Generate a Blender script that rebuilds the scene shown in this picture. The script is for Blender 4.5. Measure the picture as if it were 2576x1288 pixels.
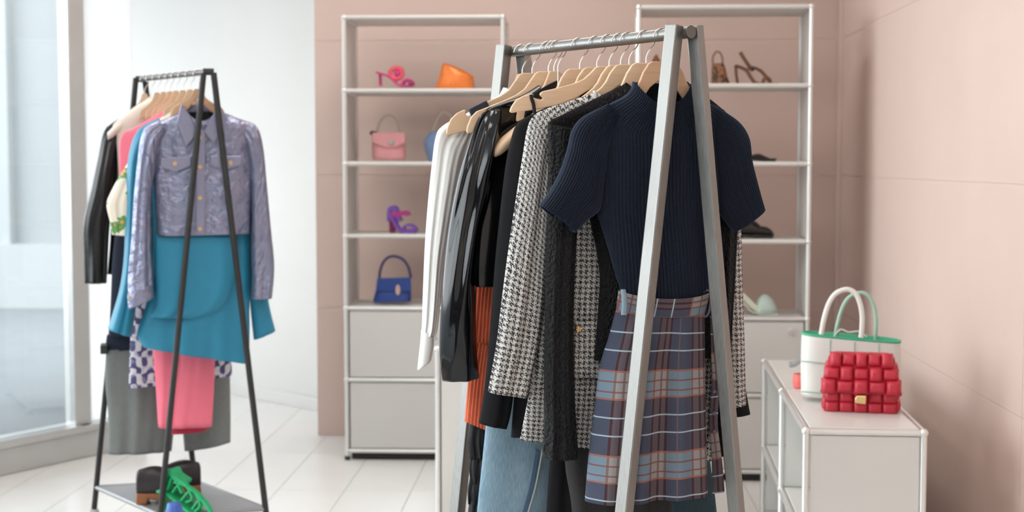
import bpy, bmesh, math, random
from mathutils import Vector, Matrix
sc = bpy.context.scene
C = sc.collection
for o in list(bpy.data.objects):
    bpy.data.objects.remove(o)

# ------------------------------------------------------------------ camera
F = 3600.0                 # focal length in pixels of the 2576 wide frame
PITCH = math.radians(3.73)
CAMZ = 1.45
cam = bpy.data.cameras.new('camera')
cam.sensor_width = 36.0
cam.lens = F / 2576 * 36.0
cam.clip_start = 0.05
cam.clip_end = 200
cam.dof.use_dof = True
cam.dof.focus_distance = 3.1
cam.dof.aperture_fstop = 4.2
camo = bpy.data.objects.new('camera', cam)
camo.location = (0, 0, CAMZ)
camo.rotation_euler = (math.pi / 2 - PITCH, 0, 0)
C.objects.link(camo)
sc.camera = camo

# ------------------------------------------------------------------ sky and exposure
SKY = 4.5
world = bpy.data.worlds.new('overcast_sky')
sc.world = world
world.use_nodes = True
wn = world.node_tree.nodes
wl = world.node_tree.links
bg = wn['Background']
geo = wn.new('ShaderNodeTexCoord')
sep = wn.new('ShaderNodeSeparateXYZ')
wl.new(geo.outputs['Generated'], sep.inputs[0])
ramp = wn.new('ShaderNodeValToRGB')
ramp.color_ramp.elements[0].position = 0.0
ramp.color_ramp.elements[0].color = (0.95, 0.97, 1.0, 1)
ramp.color_ramp.elements[1].position = 0.9
ramp.color_ramp.elements[1].color = (0.90, 0.95, 1.0, 1)
wl.new(sep.outputs['Z'], ramp.inputs['Fac'])
wl.new(ramp.outputs['Color'], bg.inputs['Color'])
bg.inputs['Strength'].default_value = SKY
sc.view_settings.view_transform = 'Standard'
sc.view_settings.look = 'None'
sc.view_settings.exposure = 0.62
sc.view_settings.gamma = 1.0
sc.view_settings.use_curve_mapping = False

# ------------------------------------------------------------------ maths helpers
FWD = Vector((0, math.cos(PITCH), -math.sin(PITCH)))
UP = Vector((0, math.sin(PITCH), math.cos(PITCH)))
RIGHT = Vector((1, 0, 0))
EYE = Vector((0, 0, CAMZ))
def ray(x, y):
    return FWD + RIGHT * ((x - 1288) / F) + UP * ((644 - y) / F)
def P(x, y, Y):
    d = ray(x, y)
    return EYE + d * (Y / d.y)
def lerp(a, b, t):
    return a + (b - a) * t
ROOM = math.atan(152 / F)          # the room is turned a little against the camera
def room_to_world(x, y, z=0):
    return Vector((x * math.cos(ROOM) + y * math.sin(ROOM), -x * math.sin(ROOM) + y * math.cos(ROOM), z))

class Plane:
    """a thing's own frame: x along its width, y away from the viewer, z up"""
    def __init__(self, origin, ang):
        self.o = Vector(origin)
        self.a = math.radians(ang)
        self.u = Vector((math.cos(self.a), math.sin(self.a), 0))
        self.d = Vector((-math.sin(self.a), math.cos(self.a), 0))
    def px(self, x, y, off=0.0):
        """local (u, z) where the ray of pixel (x, y) meets the frame's plane, off = distance behind it"""
        r = ray(x, y)
        t = ((self.o + self.d * off) - EYE).dot(self.d) / r.dot(self.d)
        p = EYE + r * t - self.o
        return (p.dot(self.u), p.z)

# ------------------------------------------------------------------ materials
MATS = {}
def mat(name, col, rough=0.6, metal=0.0, var=0.0, vscale=20.0, bump=0.0, bscale=60.0, bstretch=(1, 1, 1),
        coat=0.0, sheen=0.0, spec=0.5, coords='Object', detail=4.0, stint=None):
    if name in MATS:
        return MATS[name]
    m = bpy.data.materials.new(name)
    m.use_nodes = True
    n = m.node_tree.nodes
    l = m.node_tree.links
    b = n['Principled BSDF']
    b.inputs['Base Color'].default_value = (*col, 1)
    b.inputs['Roughness'].default_value = rough
    b.inputs['Metallic'].default_value = metal
    b.inputs['Specular IOR Level'].default_value = spec
    if coat:
        b.inputs['Coat Weight'].default_value = coat
        b.inputs['Coat Roughness'].default_value = 0.05
    if sheen:
        b.inputs['Sheen Weight'].default_value = sheen
        b.inputs['Sheen Roughness'].default_value = 0.45
        b.inputs['Sheen Tint'].default_value = (*(stint or (1, 1, 1)), 1)
    tc = n.new('ShaderNodeTexCoord')
    if var:
        nz = n.new('ShaderNodeTexNoise')
        nz.inputs['Scale'].default_value = vscale
        nz.inputs['Detail'].default_value = detail
        l.new(tc.outputs[coords], nz.inputs['Vector'])
        mx = n.new('ShaderNodeMix')
        mx.data_type = 'RGBA'
        mx.inputs['A'].default_value = (*[c * (1 - var) for c in col], 1)
        mx.inputs['B'].default_value = (*[min(1, c * (1 + var)) for c in col], 1)
        l.new(nz.outputs['Fac'], mx.inputs['Factor'])
        l.new(mx.outputs['Result'], b.inputs['Base Color'])
    if bump:
        mp = n.new('ShaderNodeMapping')
        mp.inputs['Scale'].default_value = bstretch
        l.new(tc.outputs[coords], mp.inputs['Vector'])
        nz = n.new('ShaderNodeTexNoise')
        nz.inputs['Scale'].default_value = bscale
        nz.inputs['Detail'].default_value = 3
        l.new(mp.outputs[0], nz.inputs['Vector'])
        bp = n.new('ShaderNodeBump')
        bp.inputs['Strength'].default_value = bump
        bp.inputs['Distance'].default_value = 0.01
        l.new(nz.outputs['Fac'], bp.inputs['Height'])
        l.new(bp.outputs[0], b.inputs['Normal'])
    MATS[name] = m
    return m

class NT:
    """small helper to write node formulas"""
    def __init__(self, m):
        self.n = m.node_tree.nodes
        self.l = m.node_tree.links
    def val(self, s, v):
        if isinstance(v, (int, float)):
            s.default_value = v
        else:
            self.l.new(v, s)
    def m(self, op, a, b=0.0, c=0.0):
        k = self.n.new('ShaderNodeMath')
        k.operation = op
        self.val(k.inputs[0], a)
        self.val(k.inputs[1], b)
        self.val(k.inputs[2], c)
        return k.outputs[0]
    def mix(self, f, a, b):
        k = self.n.new('ShaderNodeMix')
        k.data_type = 'RGBA'
        self.val(k.inputs['Factor'], f)
        for s, v in (('A', a), ('B', b)):
            if isinstance(v, tuple):
                k.inputs[s].default_value = (*v, 1)
            else:
                self.l.new(v, k.inputs[s])
        return k.outputs['Result']
    def uv(self):
        t = self.n.new('ShaderNodeTexCoord')
        s = self.n.new('ShaderNodeSeparateXYZ')
        self.l.new(t.outputs['UV'], s.inputs[0])
        return t, s.outputs['X'], s.outputs['Y']
    def noise(self, vec, scale, detail=3):
        k = self.n.new('ShaderNodeTexNoise')
        k.inputs['Scale'].default_value = scale
        k.inputs['Detail'].default_value = detail
        if vec is not None:
            self.l.new(vec, k.inputs['Vector'])
        return k.outputs['Fac']
    def bump(self, h, strength, dist, bsdf):
        k = self.n.new('ShaderNodeBump')
        k.inputs['Strength'].default_value = strength
        k.inputs['Distance'].default_value = dist
        self.l.new(h, k.inputs['Height'])
        self.l.new(k.outputs[0], bsdf.inputs['Normal'])

def new_mat(name, rough=0.8):
    m = bpy.data.materials.new(name)
    m.use_nodes = True
    b = m.node_tree.nodes['Principled BSDF']
    b.inputs['Roughness'].default_value = rough
    return m, b, NT(m)

def mat_tweed():
    m, b, t = new_mat('houndstooth_tweed', 0.9)
    tc, u, v = t.uv()
    nz = t.noise(tc.outputs['UV'], 170, 2)
    nz2 = t.noise(tc.outputs['UV'], 420, 2)
    k = 8 / 0.0122
    dx = t.m('MULTIPLY', t.m('SUBTRACT', nz, 0.5), 6.0)
    dy = t.m('MULTIPLY', t.m('SUBTRACT', nz2, 0.5), 5.0)
    X = t.m('FLOOR', t.m('ADD', t.m('MULTIPLY', u, k), dx))
    Y = t.m('FLOOR', t.m('ADD', t.m('MULTIPLY', v, k), dy))
    fm = lambda a, q: t.m('FLOORED_MODULO', a, q)
    c1 = t.m('LESS_THAN', fm(X, 8), 3.3)
    c2 = t.m('LESS_THAN', fm(Y, 8), 3.3)
    s = t.m('LESS_THAN', fm(t.m('ADD', X, Y), 4), 1.5)
    black = t.m('ADD', t.m('MULTIPLY', c1, s), t.m('MULTIPLY', c2, t.m('SUBTRACT', 1.0, s)))
    both = t.m('MULTIPLY', black, t.m('GREATER_THAN', t.m('ADD', c1, c2), 0.5))
    mp = t.n.new('ShaderNodeMapping')
    mp.inputs['Scale'].default_value = (1.0, 0.6, 1)
    mp.inputs['Rotation'].default_value = (0, 0, 0.6)
    t.l.new(tc.outputs['UV'], mp.inputs['Vector'])
    fine = t.noise(mp.outputs[0], 620, 2)
    blk = t.m('MULTIPLY', both, t.m('GREATER_THAN', fine, 0.41))
    spk = t.m('MULTIPLY', t.m('SUBTRACT', 1.0, both), t.m('LESS_THAN', fine, 0.36))
    both = t.m('MAXIMUM', blk, t.m('MULTIPLY', spk, 0.8))
    white = t.mix(nz2, (0.40, 0.385, 0.37), (0.66, 0.64, 0.61))
    col = t.mix(both, white, (0.020, 0.019, 0.020))
    t.l.new(col, b.inputs['Base Color'])
    t.bump(t.m('ADD', nz, nz2), 0.6, 0.004, b)
    b.inputs['Specular IOR Level'].default_value = 0.2
    return m

def mat_plaid(name, swap=False):
    m, b, t = new_mat(name, 0.9)
    tc, u, v = t.uv()
    fm = lambda a, q: t.m('FLOORED_MODULO', a, q)
    def band(c, lo, hi):
        return t.m('MULTIPLY', t.m('GREATER_THAN', c, lo), t.m('LESS_THAN', c, hi))
    def lines(c, cs, w):
        r = None
        for q in cs:
            k = t.m('LESS_THAN', t.m('ABSOLUTE', t.m('SUBTRACT', c, q)), w / 2)
            r = k if r is None else t.m('MAXIMUM', r, k)
        return r
    down = t.m('MULTIPLY', v, -1.0)
    if swap:
        u, down = down, u
    y = fm(t.m('SUBTRACT', down, 0.131), 0.182)
    x = fm(t.m('ADD', u, 0.010), 0.085)
    nz = t.noise(tc.outputs['UV'], 900, 2)
    base = t.mix(nz, (0.030, 0.036, 0.058), (0.082, 0.091, 0.130))
    wcol = t.mix(nz, (0.065, 0.045, 0.052), (0.135, 0.105, 0.112))
    wide = band(x, 0.0, 0.037)
    c = t.mix(t.m('MULTIPLY', wide, 0.85), base, wcol)
    dark = lines(x, (0.003, 0.021, 0.034), 0.0046)
    c = t.mix(t.m('MULTIPLY', dark, 0.8), c, (0.040, 0.017, 0.021))
    light = band(y, 0.0, 0.063)
    lb = t.mix(nz, (0.11, 0.165, 0.215), (0.20, 0.275, 0.335))
    lcol = t.mix(wide, lb, (0.27, 0.255, 0.25))
    c = t.mix(t.m('MULTIPLY', light, 0.85), c, lcol)
    c = t.mix(t.m('MULTIPLY', t.m('MULTIPLY', dark, light), 0.6), c, (0.09, 0.045, 0.045))
    org = lines(y, (0.002, 0.061), 0.0040)
    c = t.mix(t.m('MULTIPLY', org, 0.8), c, (0.27, 0.085, 0.05))
    mar = lines(y, (0.024, 0.046), 0.0036)
    c = t.mix(t.m('MULTIPLY', mar, 0.8), c, (0.17, 0.055, 0.045))
    wl_ = lines(y, (0.101, 0.140), 0.0032)
    c = t.mix(t.m('MULTIPLY', wl_, 0.8), c, (0.36, 0.44, 0.49))
    vo = lines(x, (0.054,), 0.0024)
    c = t.mix(t.m('MULTIPLY', vo, 0.5), c, (0.22, 0.12, 0.09))
    t.l.new(c, b.inputs['Base Color'])
    t.bump(nz, 0.3, 0.002, b)
    b.inputs['Specular IOR Level'].default_value = 0.1
    return m

def mat_denim(name, c1, c2, fade):
    m, b, t = new_mat(name, 0.85)
    tc, u, v = t.uv()
    mp = t.n.new('ShaderNodeMapping')
    mp.inputs['Scale'].default_value = (420, 45, 1)
    t.l.new(tc.outputs['UV'], mp.inputs['Vector'])
    nz = t.noise(mp.outputs[0], 1.0, 3)
    big = t.noise(tc.outputs['UV'], 7, 2)
    f = t.m('ADD', t.m('MULTIPLY', t.m('SUBTRACT', nz, 0.2), 0.95), t.m('MULTIPLY', big, fade))
    col = t.mix(f, c1, c2)
    t.l.new(col, b.inputs['Base Color'])
    t.bump(nz, 0.25, 0.002, b)
    b.inputs['Specular IOR Level'].default_value = 0.15
    return m

def mat_crinkle():
    m, b, t = new_mat('black_crinkled_cloth', 0.75)
    tc, u, v = t.uv()
    mp = t.n.new('ShaderNodeMapping')
    mp.inputs['Scale'].default_value = (1.0, 0.65, 1)
    t.l.new(tc.outputs['UV'], mp.inputs['Vector'])
    nz = t.noise(mp.outputs[0], 170, 5)
    vo = t.n.new('ShaderNodeTexVoronoi')
    vo.inputs['Scale'].default_value = 210
    t.l.new(mp.outputs[0], vo.inputs['Vector'])
    h = t.m('ADD', t.m('MULTIPLY', nz, 1.0), t.m('MULTIPLY', vo.outputs['Distance'], 0.6))
    b.inputs['Base Color'].default_value = (0.010, 0.0102, 0.0115, 1)
    b.inputs['Specular IOR Level'].default_value = 0.22
    b.inputs['Roughness'].default_value = 0.65
    t.bump(h, 1.0, 0.016, b)
    return m

def mat_sheer():
    m, b, t = new_mat('black_lace', 0.8)
    tc, u, v = t.uv()
    nz = t.noise(tc.outputs['UV'], 230, 4)
    f = t.m('MULTIPLY', t.m('GREATER_THAN', nz, 0.60), 0.7)
    col = t.mix(f, (0.010, 0.009, 0.010), (0.06, 0.035, 0.027))
    b.inputs['Specular IOR Level'].default_value = 0.12
    t.l.new(col, b.inputs['Base Color'])
    t.bump(nz, 1.0, 0.012, b)
    return m

def mat_wood(name, c1, c2):
    m, b, t = new_mat(name, 0.5)
    tc = t.n.new('ShaderNodeTexCoord')
    mp = t.n.new('ShaderNodeMapping')
    mp.inputs['Scale'].default_value = (3, 30, 40)
    mp.inputs['Rotation'].default_value = (0, 0.35, 0)
    t.l.new(tc.outputs['Object'], mp.inputs['Vector'])
    nz = t.noise(mp.outputs[0], 4.0, 4)
    t.l.new(t.mix(nz, c1, c2), b.inputs['Base Color'])
    return m

def mat_steel(name, col, rough):
    m, b, t = new_mat(name, rough)
    tc = t.n.new('ShaderNodeTexCoord')
    mp = t.n.new('ShaderNodeMapping')
    mp.inputs['Scale'].default_value = (60, 60, 3)
    t.l.new(tc.outputs['Object'], mp.inputs['Vector'])
    nz = t.noise(mp.outputs[0], 6.0, 4)
    t.l.new(t.mix(nz, tuple(c * 0.72 for c in col), tuple(min(1, c * 1.25) for c in col)), b.inputs['Base Color'])
    b.inputs['Metallic'].default_value = 1.0
    t.l.new(t.m('ADD', t.m('MULTIPLY', nz, 0.25), rough - 0.12), b.inputs['Roughness'])
    return m

def mat_floral():
    m, b, t = new_mat('cream_leaf_print', 0.7)
    tc, u, v = t.uv()
    vo = t.n.new('ShaderNodeTexVoronoi')
    vo.inputs['Scale'].default_value = 15
    t.l.new(tc.outputs['UV'], vo.inputs['Vector'])
    nz = t.noise(tc.outputs['UV'], 60, 2)
    d = t.m('ADD', vo.outputs['Distance'], t.m('MULTIPLY', t.m('SUBTRACT', nz, 0.5), 0.8))
    c = t.mix(t.m('LESS_THAN', d, 0.34), (0.78, 0.70, 0.58), (0.10, 0.27, 0.07))
    c = t.mix(t.m('LESS_THAN', d, 0.13), c, (0.55, 0.30, 0.08))
    t.l.new(c, b.inputs['Base Color'])
    return m

def mat_ikat():
    m, b, t = new_mat('navy_white_print', 0.7)
    tc, u, v = t.uv()
    nz = t.noise(tc.outputs['UV'], 45, 3)
    w1 = t.m('SINE', t.m('MULTIPLY', u, 150.0))
    w2 = t.m('SINE', t.m('MULTIPLY', v, 105.0))
    f = t.m('ADD', t.m('MULTIPLY', w1, w2), t.m('ADD', t.m('MULTIPLY', w1, 0.35), t.m('MULTIPLY', t.m('SUBTRACT', nz, 0.5), 2.2)))
    c = t.mix(t.m('GREATER_THAN', f, -0.05), (0.06, 0.055, 0.16), (0.62, 0.60, 0.62))
    c = t.mix(t.m('MULTIPLY', t.m('GREATER_THAN', nz, 0.58), 0.5), c, (0.30, 0.25, 0.45))
    t.l.new(c, b.inputs['Base Color'])
    return m

def mat_leopard():
    m, b, t = new_mat('leopard_print', 0.6)
    tc = t.n.new('ShaderNodeTexCoord')
    nz = t.noise(tc.outputs['Object'], 55, 2)
    c = t.mix(t.m('GREATER_THAN', nz, 0.5), (0.30, 0.13, 0.06), (0.07, 0.035, 0.02))
    t.l.new(c, b.inputs['Base Color'])
    return m

def mat_foil():
    m, b, t = new_mat('lilac_metallic_leather', 0.28)
    tc, u, v = t.uv()
    nz = t.noise(tc.outputs['UV'], 28, 5)
    big = t.noise(tc.outputs['UV'], 9, 2)
    c = t.mix(big, (0.21, 0.26, 0.385), (0.30, 0.27, 0.365))
    t.l.new(c, b.inputs['Base Color'])
    b.inputs['Metallic'].default_value = 0.55
    t.bump(nz, 0.8, 0.02, b)
    return m

def mat_sequin():
    m, b, t = new_mat('orange_sequins', 0.35)
    tc = t.n.new('ShaderNodeTexCoord')
    vo = t.n.new('ShaderNodeTexVoronoi')
    vo.inputs['Scale'].default_value = 170
    t.l.new(tc.outputs['Object'], vo.inputs['Vector'])
    c = t.mix(vo.outputs['Distance'], (0.95, 0.32, 0.07), (0.85, 0.17, 0.03))
    t.l.new(c, b.inputs['Base Color'])
    b.inputs['Metallic'].default_value = 0.25
    t.bump(vo.outputs['Color'], 0.9, 0.01, b)
    return m

def mat_glass(name):
    m = bpy.data.materials.new(name)
    m.use_nodes = True
    n, l = m.node_tree.nodes, m.node_tree.links
    n.remove(n['Principled BSDF'])
    tr = n.new('ShaderNodeBsdfTransparent')
    tr.inputs['Color'].default_value = (0.93, 0.955, 0.955, 1)
    gl = n.new('ShaderNodeBsdfGlossy')
    gl.inputs['Roughness'].default_value = 0.02
    fr = n.new('ShaderNodeFresnel')
    fr.inputs['IOR'].default_value = 1.45
    mx = n.new('ShaderNodeMixShader')
    l.new(fr.outputs[0], mx.inputs[0])
    l.new(tr.outputs[0], mx.inputs[1])
    l.new(gl.outputs[0], mx.inputs[2])
    l.new(mx.outputs[0], n['Material Output'].inputs[0])
    return m

def mat_opal():
    m = bpy.data.materials.new('opal_glass')
    m.use_nodes = True
    n, l = m.node_tree.nodes, m.node_tree.links
    n.remove(n['Principled BSDF'])
    tr = n.new('ShaderNodeBsdfTranslucent')
    tr.inputs['Color'].default_value = (0.83, 0.835, 0.825, 1)
    df = n.new('ShaderNodeBsdfDiffuse')
    df.inputs['Color'].default_value = (0.8, 0.8, 0.8, 1)
    mx = n.new('ShaderNodeMixShader')
    mx.inputs[0].default_value = 0.22
    l.new(tr.outputs[0], mx.inputs[1])
    l.new(df.outputs[0], mx.inputs[2])
    l.new(mx.outputs[0], n['Material Output'].inputs[0])
    return m
OPAL = mat_opal()
PINK = mat('pink_wall_panel', (0.66, 0.505, 0.445), 0.62, var=0.05, vscale=3, bump=0.05, bscale=90)
PINKJ = mat('pink_wall_joint', (0.74, 0.60, 0.54), 0.8, var=0.04)
WHITEWALL = mat('white_plaster', (0.80, 0.80, 0.79), 0.8, var=0.03, vscale=2, bump=0.04, bscale=80)
TILE = mat('white_floor_tile', (0.78, 0.77, 0.75), 0.28, var=0.04, vscale=5)
GROUT = mat('floor_grout', (0.55, 0.55, 0.54), 0.9, var=0.05)
CEIL = mat('ceiling_paint', (0.85, 0.85, 0.84), 0.9, var=0.02)
ALU = mat('storefront_aluminium', (0.56, 0.56, 0.55), 0.35, 0.6, var=0.06, vscale=8)
GLASS = mat_glass('storefront_glass')
FACADE = mat('pale_facade', (0.275, 0.29, 0.295), 0.8, var=0.04, vscale=1)
FACADE2 = mat('pale_facade_panel', (0.30, 0.315, 0.318), 0.7, var=0.04, vscale=1)
PAVE = mat('pavement', (0.17, 0.178, 0.186), 0.9, var=0.1, vscale=2, spec=0.05)
SHELFW = mat('shelf_white_enamel', (0.66, 0.65, 0.62), 0.38, var=0.02, vscale=3)
CHROME = mat('shelf_chrome', (0.80, 0.80, 0.785), 0.34, 0.75, var=0.05, vscale=30)
BLACKGAP = mat('gap_shade_black', (0.02, 0.02, 0.02), 0.7, var=0.1)
STEEL = mat_steel('brushed_raw_steel', (0.255, 0.25, 0.238), 0.40)
STEELCAP = mat_steel('dark_steel_cap', (0.16, 0.155, 0.15), 0.5)
WIRE = mat('hook_wire', (0.75, 0.72, 0.68), 0.25, 1.0, var=0.04)
WOOD = mat_wood('beech_wood', (0.60, 0.40, 0.25), (0.72, 0.52, 0.35))
WOODR = mat_wood('beech_wood_reddish', (0.50, 0.29, 0.17), (0.60, 0.38, 0.24))
BLACKMETAL = mat('black_powder_coat', (0.018, 0.018, 0.018), 0.5, var=0.1)
NAVY = mat('navy_wool', (0.0105, 0.0138, 0.0225), 0.9, var=0.3, vscale=300, bump=0.25, bscale=500, sheen=0.22, stint=(0.35, 0.52, 0.9), coords='UV', spec=0.12)
TWEED = mat_tweed()
PLAID = mat_plaid('blue_plaid_flannel')
PLAIDBELT = mat_plaid('blue_plaid_belt', True)
CRINKLE = mat_crinkle()
LACE = mat_sheer()
VINYL = mat('black_vinyl', (0.005, 0.005, 0.006), 0.10, var=0.1, spec=0.5, bump=0.03, bscale=12, coords='UV')
BLACKWOOL = mat('black_wool_suiting', (0.010, 0.010, 0.0115), 0.85, var=0.2, vscale=200, spec=0.12, bump=0.1, bscale=400)
BLACKSATIN = mat('black_satin', (0.010, 0.010, 0.011), 0.45, var=0.15, vscale=40, spec=0.25)
WHITECOT = mat('white_cotton', (0.70, 0.70, 0.685), 0.8, var=0.03, vscale=20, bump=0.3, bscale=14, coords='UV')
ORANGE = mat('rust_orange_pleats', (0.74, 0.185, 0.095), 0.6, var=0.08, vscale=40, spec=0.2)
JEANS = mat_denim('light_blue_denim', (0.07, 0.15, 0.22), (0.31, 0.44, 0.52), 0.75)
DARKDENIM = mat_denim('dark_teal_denim', (0.018, 0.035, 0.045), (0.05, 0.085, 0.10), 0.3)
STITCH = mat('denim_stitch', (0.07, 0.13, 0.21), 0.8, var=0.1)
THREAD = mat('pale_thread', (0.45, 0.48, 0.46), 0.8, var=0.1)
CHARCOAL = mat('charcoal_wool', (0.030, 0.029, 0.029), 0.9, var=0.25, vscale=150, spec=0.15)
BRASS = mat('brass_button', (0.62, 0.44, 0.22), 0.35, 1.0, var=0.1)
FOIL = mat_foil()
TEAL = mat('teal_crepe', (0.016, 0.22, 0.36), 0.55, var=0.10, vscale=14, coords='UV', sheen=0.1)
PINKC = mat('hot_pink_crepe', (0.88, 0.20, 0.28), 0.65, var=0.06, vscale=12, spec=0.2)
REDC = mat('crimson_lining', (0.42, 0.015, 0.05), 0.7, var=0.06)
FLORAL = mat_floral()
IKAT = mat_ikat()
GREYWOOL = mat('grey_flannel', (0.205, 0.222, 0.22), 0.9, var=0.10, vscale=60, spec=0.15)
NAVYTR = mat('dark_navy_suiting', (0.024, 0.030, 0.048), 0.8, var=0.1, vscale=60, spec=0.15)
CREAM = mat('cream_silk', (0.74, 0.68, 0.60), 0.6, var=0.05, vscale=20)
BLACKLEA = mat('black_leather', (0.010, 0.010, 0.011), 0.32, var=0.15, bump=0.3, bscale=10)

# ------------------------------------------------------------------ mesh helpers
def mesh_obj(name, verts, faces, m, parent=None, smooth=False, uvs=None, loc=None, rotz=None):
    me = bpy.data.meshes.new(name)
    me.from_pydata([tuple(v) for v in verts], [], faces)
    me.validate()
    bm = bmesh.new()
    bm.from_mesh(me)
    bmesh.ops.recalc_face_normals(bm, faces=bm.faces)
    bm.to_mesh(me)
    bm.free()
    if smooth:
        for p in me.polygons:
            p.use_smooth = True
    if uvs is not None:
        lay = me.uv_layers.new(name='UVMap')
        for lp in me.loops:
            lay.data[lp.index].uv = uvs[lp.vertex_index]
    me.materials.append(m)
    o = bpy.data.objects.new(name, me)
    C.objects.link(o)
    if parent is not None:
        o.parent = parent
    if loc is not None:
        o.location = loc
    if rotz is not None:
        o.rotation_euler = (0, 0, rotz)
    return o

def inst(o, parent=None, loc=(0, 0, 0), rot=(0, 0, 0), scale=(1, 1, 1)):
    c = o.copy()
    C.objects.link(c)
    c.parent = parent
    c.location = loc
    c.rotation_euler = rot
    c.scale = scale
    return c

def copy_tree(o, parent=None):
    c = o.copy()
    C.objects.link(c)
    c.parent = parent
    for ch in list(o.children):
        copy_tree(ch, c)
    return c

def tag(o, label, cat, group=None):
    o['label'] = label
    o['category'] = cat
    if group:
        o['group'] = group
    return o

def thing(name, label, cat, loc, rotz=0.0, group=None):
    o = bpy.data.objects.new(name, None)
    o.empty_display_size = 0.05
    C.objects.link(o)
    o.location = loc
    o.rotation_euler = (0, 0, rotz)
    return tag(o, label, cat, group)

def struct(o):
    o['kind'] = 'structure'
    return o

def bevel(o, w, seg=2):
    b = o.modifiers.new('bevel', 'BEVEL')
    b.width = w
    b.segments = seg
    b.limit_method = 'ANGLE'
    return o

def box_data(x0, x1, y0, y1, z0, z1):
    v = [(x, y, z) for x in (x0, x1) for y in (y0, y1) for z in (z0, z1)]
    f = [(0, 1, 3, 2), (4, 6, 7, 5), (0, 4, 5, 1), (2, 3, 7, 6), (0, 2, 6, 4), (1, 5, 7, 3)]
    return v, f

def box(name, x0, x1, y0, y1, z0, z1, m, parent=None, bev=0.0, loc=None, rotz=None):
    v, f = box_data(x0, x1, y0, y1, z0, z1)
    o = mesh_obj(name, v, f, m, parent, loc=loc, rotz=rotz)
    if bev:
        bevel(o, bev)
    return o

def sweep(name, pts, r, m, parent=None, n=10, closed=False, loc=None, rotz=None, ref=None, taper=None):
    """tube along a path; r = radius or (half in-plane, half along ref)"""
    pts = [Vector(p) for p in pts]
    N = len(pts)
    verts, faces = [], []
    up = Vector(ref) if ref is not None else Vector((0.13, 0.31, 0.94))
    prev = None
    for i, p in enumerate(pts):
        if closed:
            t = pts[(i + 1) % N] - pts[i - 1]
        else:
            t = pts[min(i + 1, N - 1)] - pts[max(i - 1, 0)]
        t.normalize()
        if ref is not None:
            b = up - t * up.dot(t)
            b.normalize()
        else:
            a = prev if prev is not None else up
            b = a - t * a.dot(t)
            if b.length < 1e-4:
                b = t.orthogonal()
            b.normalize()
        prev = b
        s = t.cross(b)
        k = taper[i] if taper else 1.0
        if isinstance(r, tuple):
            w, h = r[0] * k, r[1]
            ring = [(-1, -1), (1, -1), (1, 1), (-1, 1)]
            verts += [p + s * (q[0] * w) + b * (q[1] * h) for q in ring]
        else:
            for j in range(n):
                an = 2 * math.pi * j / n
                verts.append(p + (s * math.cos(an) + b * math.sin(an)) * r * k)
    q = 4 if isinstance(r, tuple) else n
    for i in range(N if closed else N - 1):
        i2 = (i + 1) % N
        for j in range(q):
            faces.append((i * q + j, i * q + (j + 1) % q, i2 * q + (j + 1) % q, i2 * q + j))
    if not closed:
        faces.append(tuple(range(q)))
        faces.append(tuple(range((N - 1) * q, N * q)))
    o = mesh_obj(name, verts, faces, m, parent, smooth=not isinstance(r, tuple), loc=loc, rotz=rotz)
    if not isinstance(r, tuple) and not closed:
        em = o.modifiers.new('edges', 'EDGE_SPLIT')
        em.split_angle = math.radians(50)
    return o

def smooth_path(pts, k=6, closed=False):
    pts = [Vector(p) for p in pts]
    out = []
    n = len(pts)
    rng = range(n) if closed else range(n - 1)
    for i in rng:
        if closed:
            p0, p1, p2, p3 = pts[i - 1], pts[i], pts[(i + 1) % n], pts[(i + 2) % n]
        else:
            p0, p1, p2, p3 = pts[max(i - 1, 0)], pts[i], pts[i + 1], pts[min(i + 2, n - 1)]
        for j in range(k):
            t = j / k
            out.append(0.5 * ((2 * p1) + (p2 - p0) * t + (2 * p0 - 5 * p1 + 4 * p2 - p3) * t * t + (3 * p1 - p0 - 3 * p2 + p3) * t ** 3))
    if not closed:
        out.append(pts[-1])
    return out

def prism(name, poly, y0, y1, m, parent=None, bev=0.0, seg=2, loc=None, rotz=None):
    """outline in (x, z) given a thickness along y"""
    n = len(poly)
    v = [(p[0], y0, p[1]) for p in poly] + [(p[0], y1, p[1]) for p in poly]
    f = [tuple(range(n)), tuple(range(2 * n - 1, n - 1, -1))]
    f += [(i, (i + 1) % n, n + (i + 1) % n, n + i) for i in range(n)]
    o = mesh_obj(name, v, f, m, parent, loc=loc, rotz=rotz)
    if bev:
        bevel(o, bev, seg)
    return o

def ball(name, r, m, parent=None, loc=None, scale=None, n=10):
    bm = bmesh.new()
    bmesh.ops.create_uvsphere(bm, u_segments=n + 2, v_segments=n, radius=r)
    me = bpy.data.meshes.new(name)
    bm.to_mesh(me)
    bm.free()
    for p in me.polygons:
        p.use_smooth = True
    me.materials.append(m)
    o = bpy.data.objects.new(name, me)
    C.objects.link(o)
    if parent is not None:
        o.parent = parent
    if loc is not None:
        o.location = loc
    if scale is not None:
        o.scale = scale
    return o

def disc(name, r, t, m, parent=None, loc=(0, 0, 0), n=20, axis='y', bev=0.0):
    v, f = [], []
    for k in (0, 1):
        for j in range(n):
            a = 2 * math.pi * j / n
            c, s = r * math.cos(a), r * math.sin(a)
            v.append((c, k * t, s) if axis == 'y' else ((c, s, k * t) if axis == 'z' else (k * t, c, s)))
    f = [tuple(range(n)), tuple(range(n, 2 * n))] + [(j, (j + 1) % n, n + (j + 1) % n, n + j) for j in range(n)]
    o = mesh_obj(name, v, f, m, parent, loc=loc)
    if bev:
        bevel(o, bev)
    return o

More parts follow.
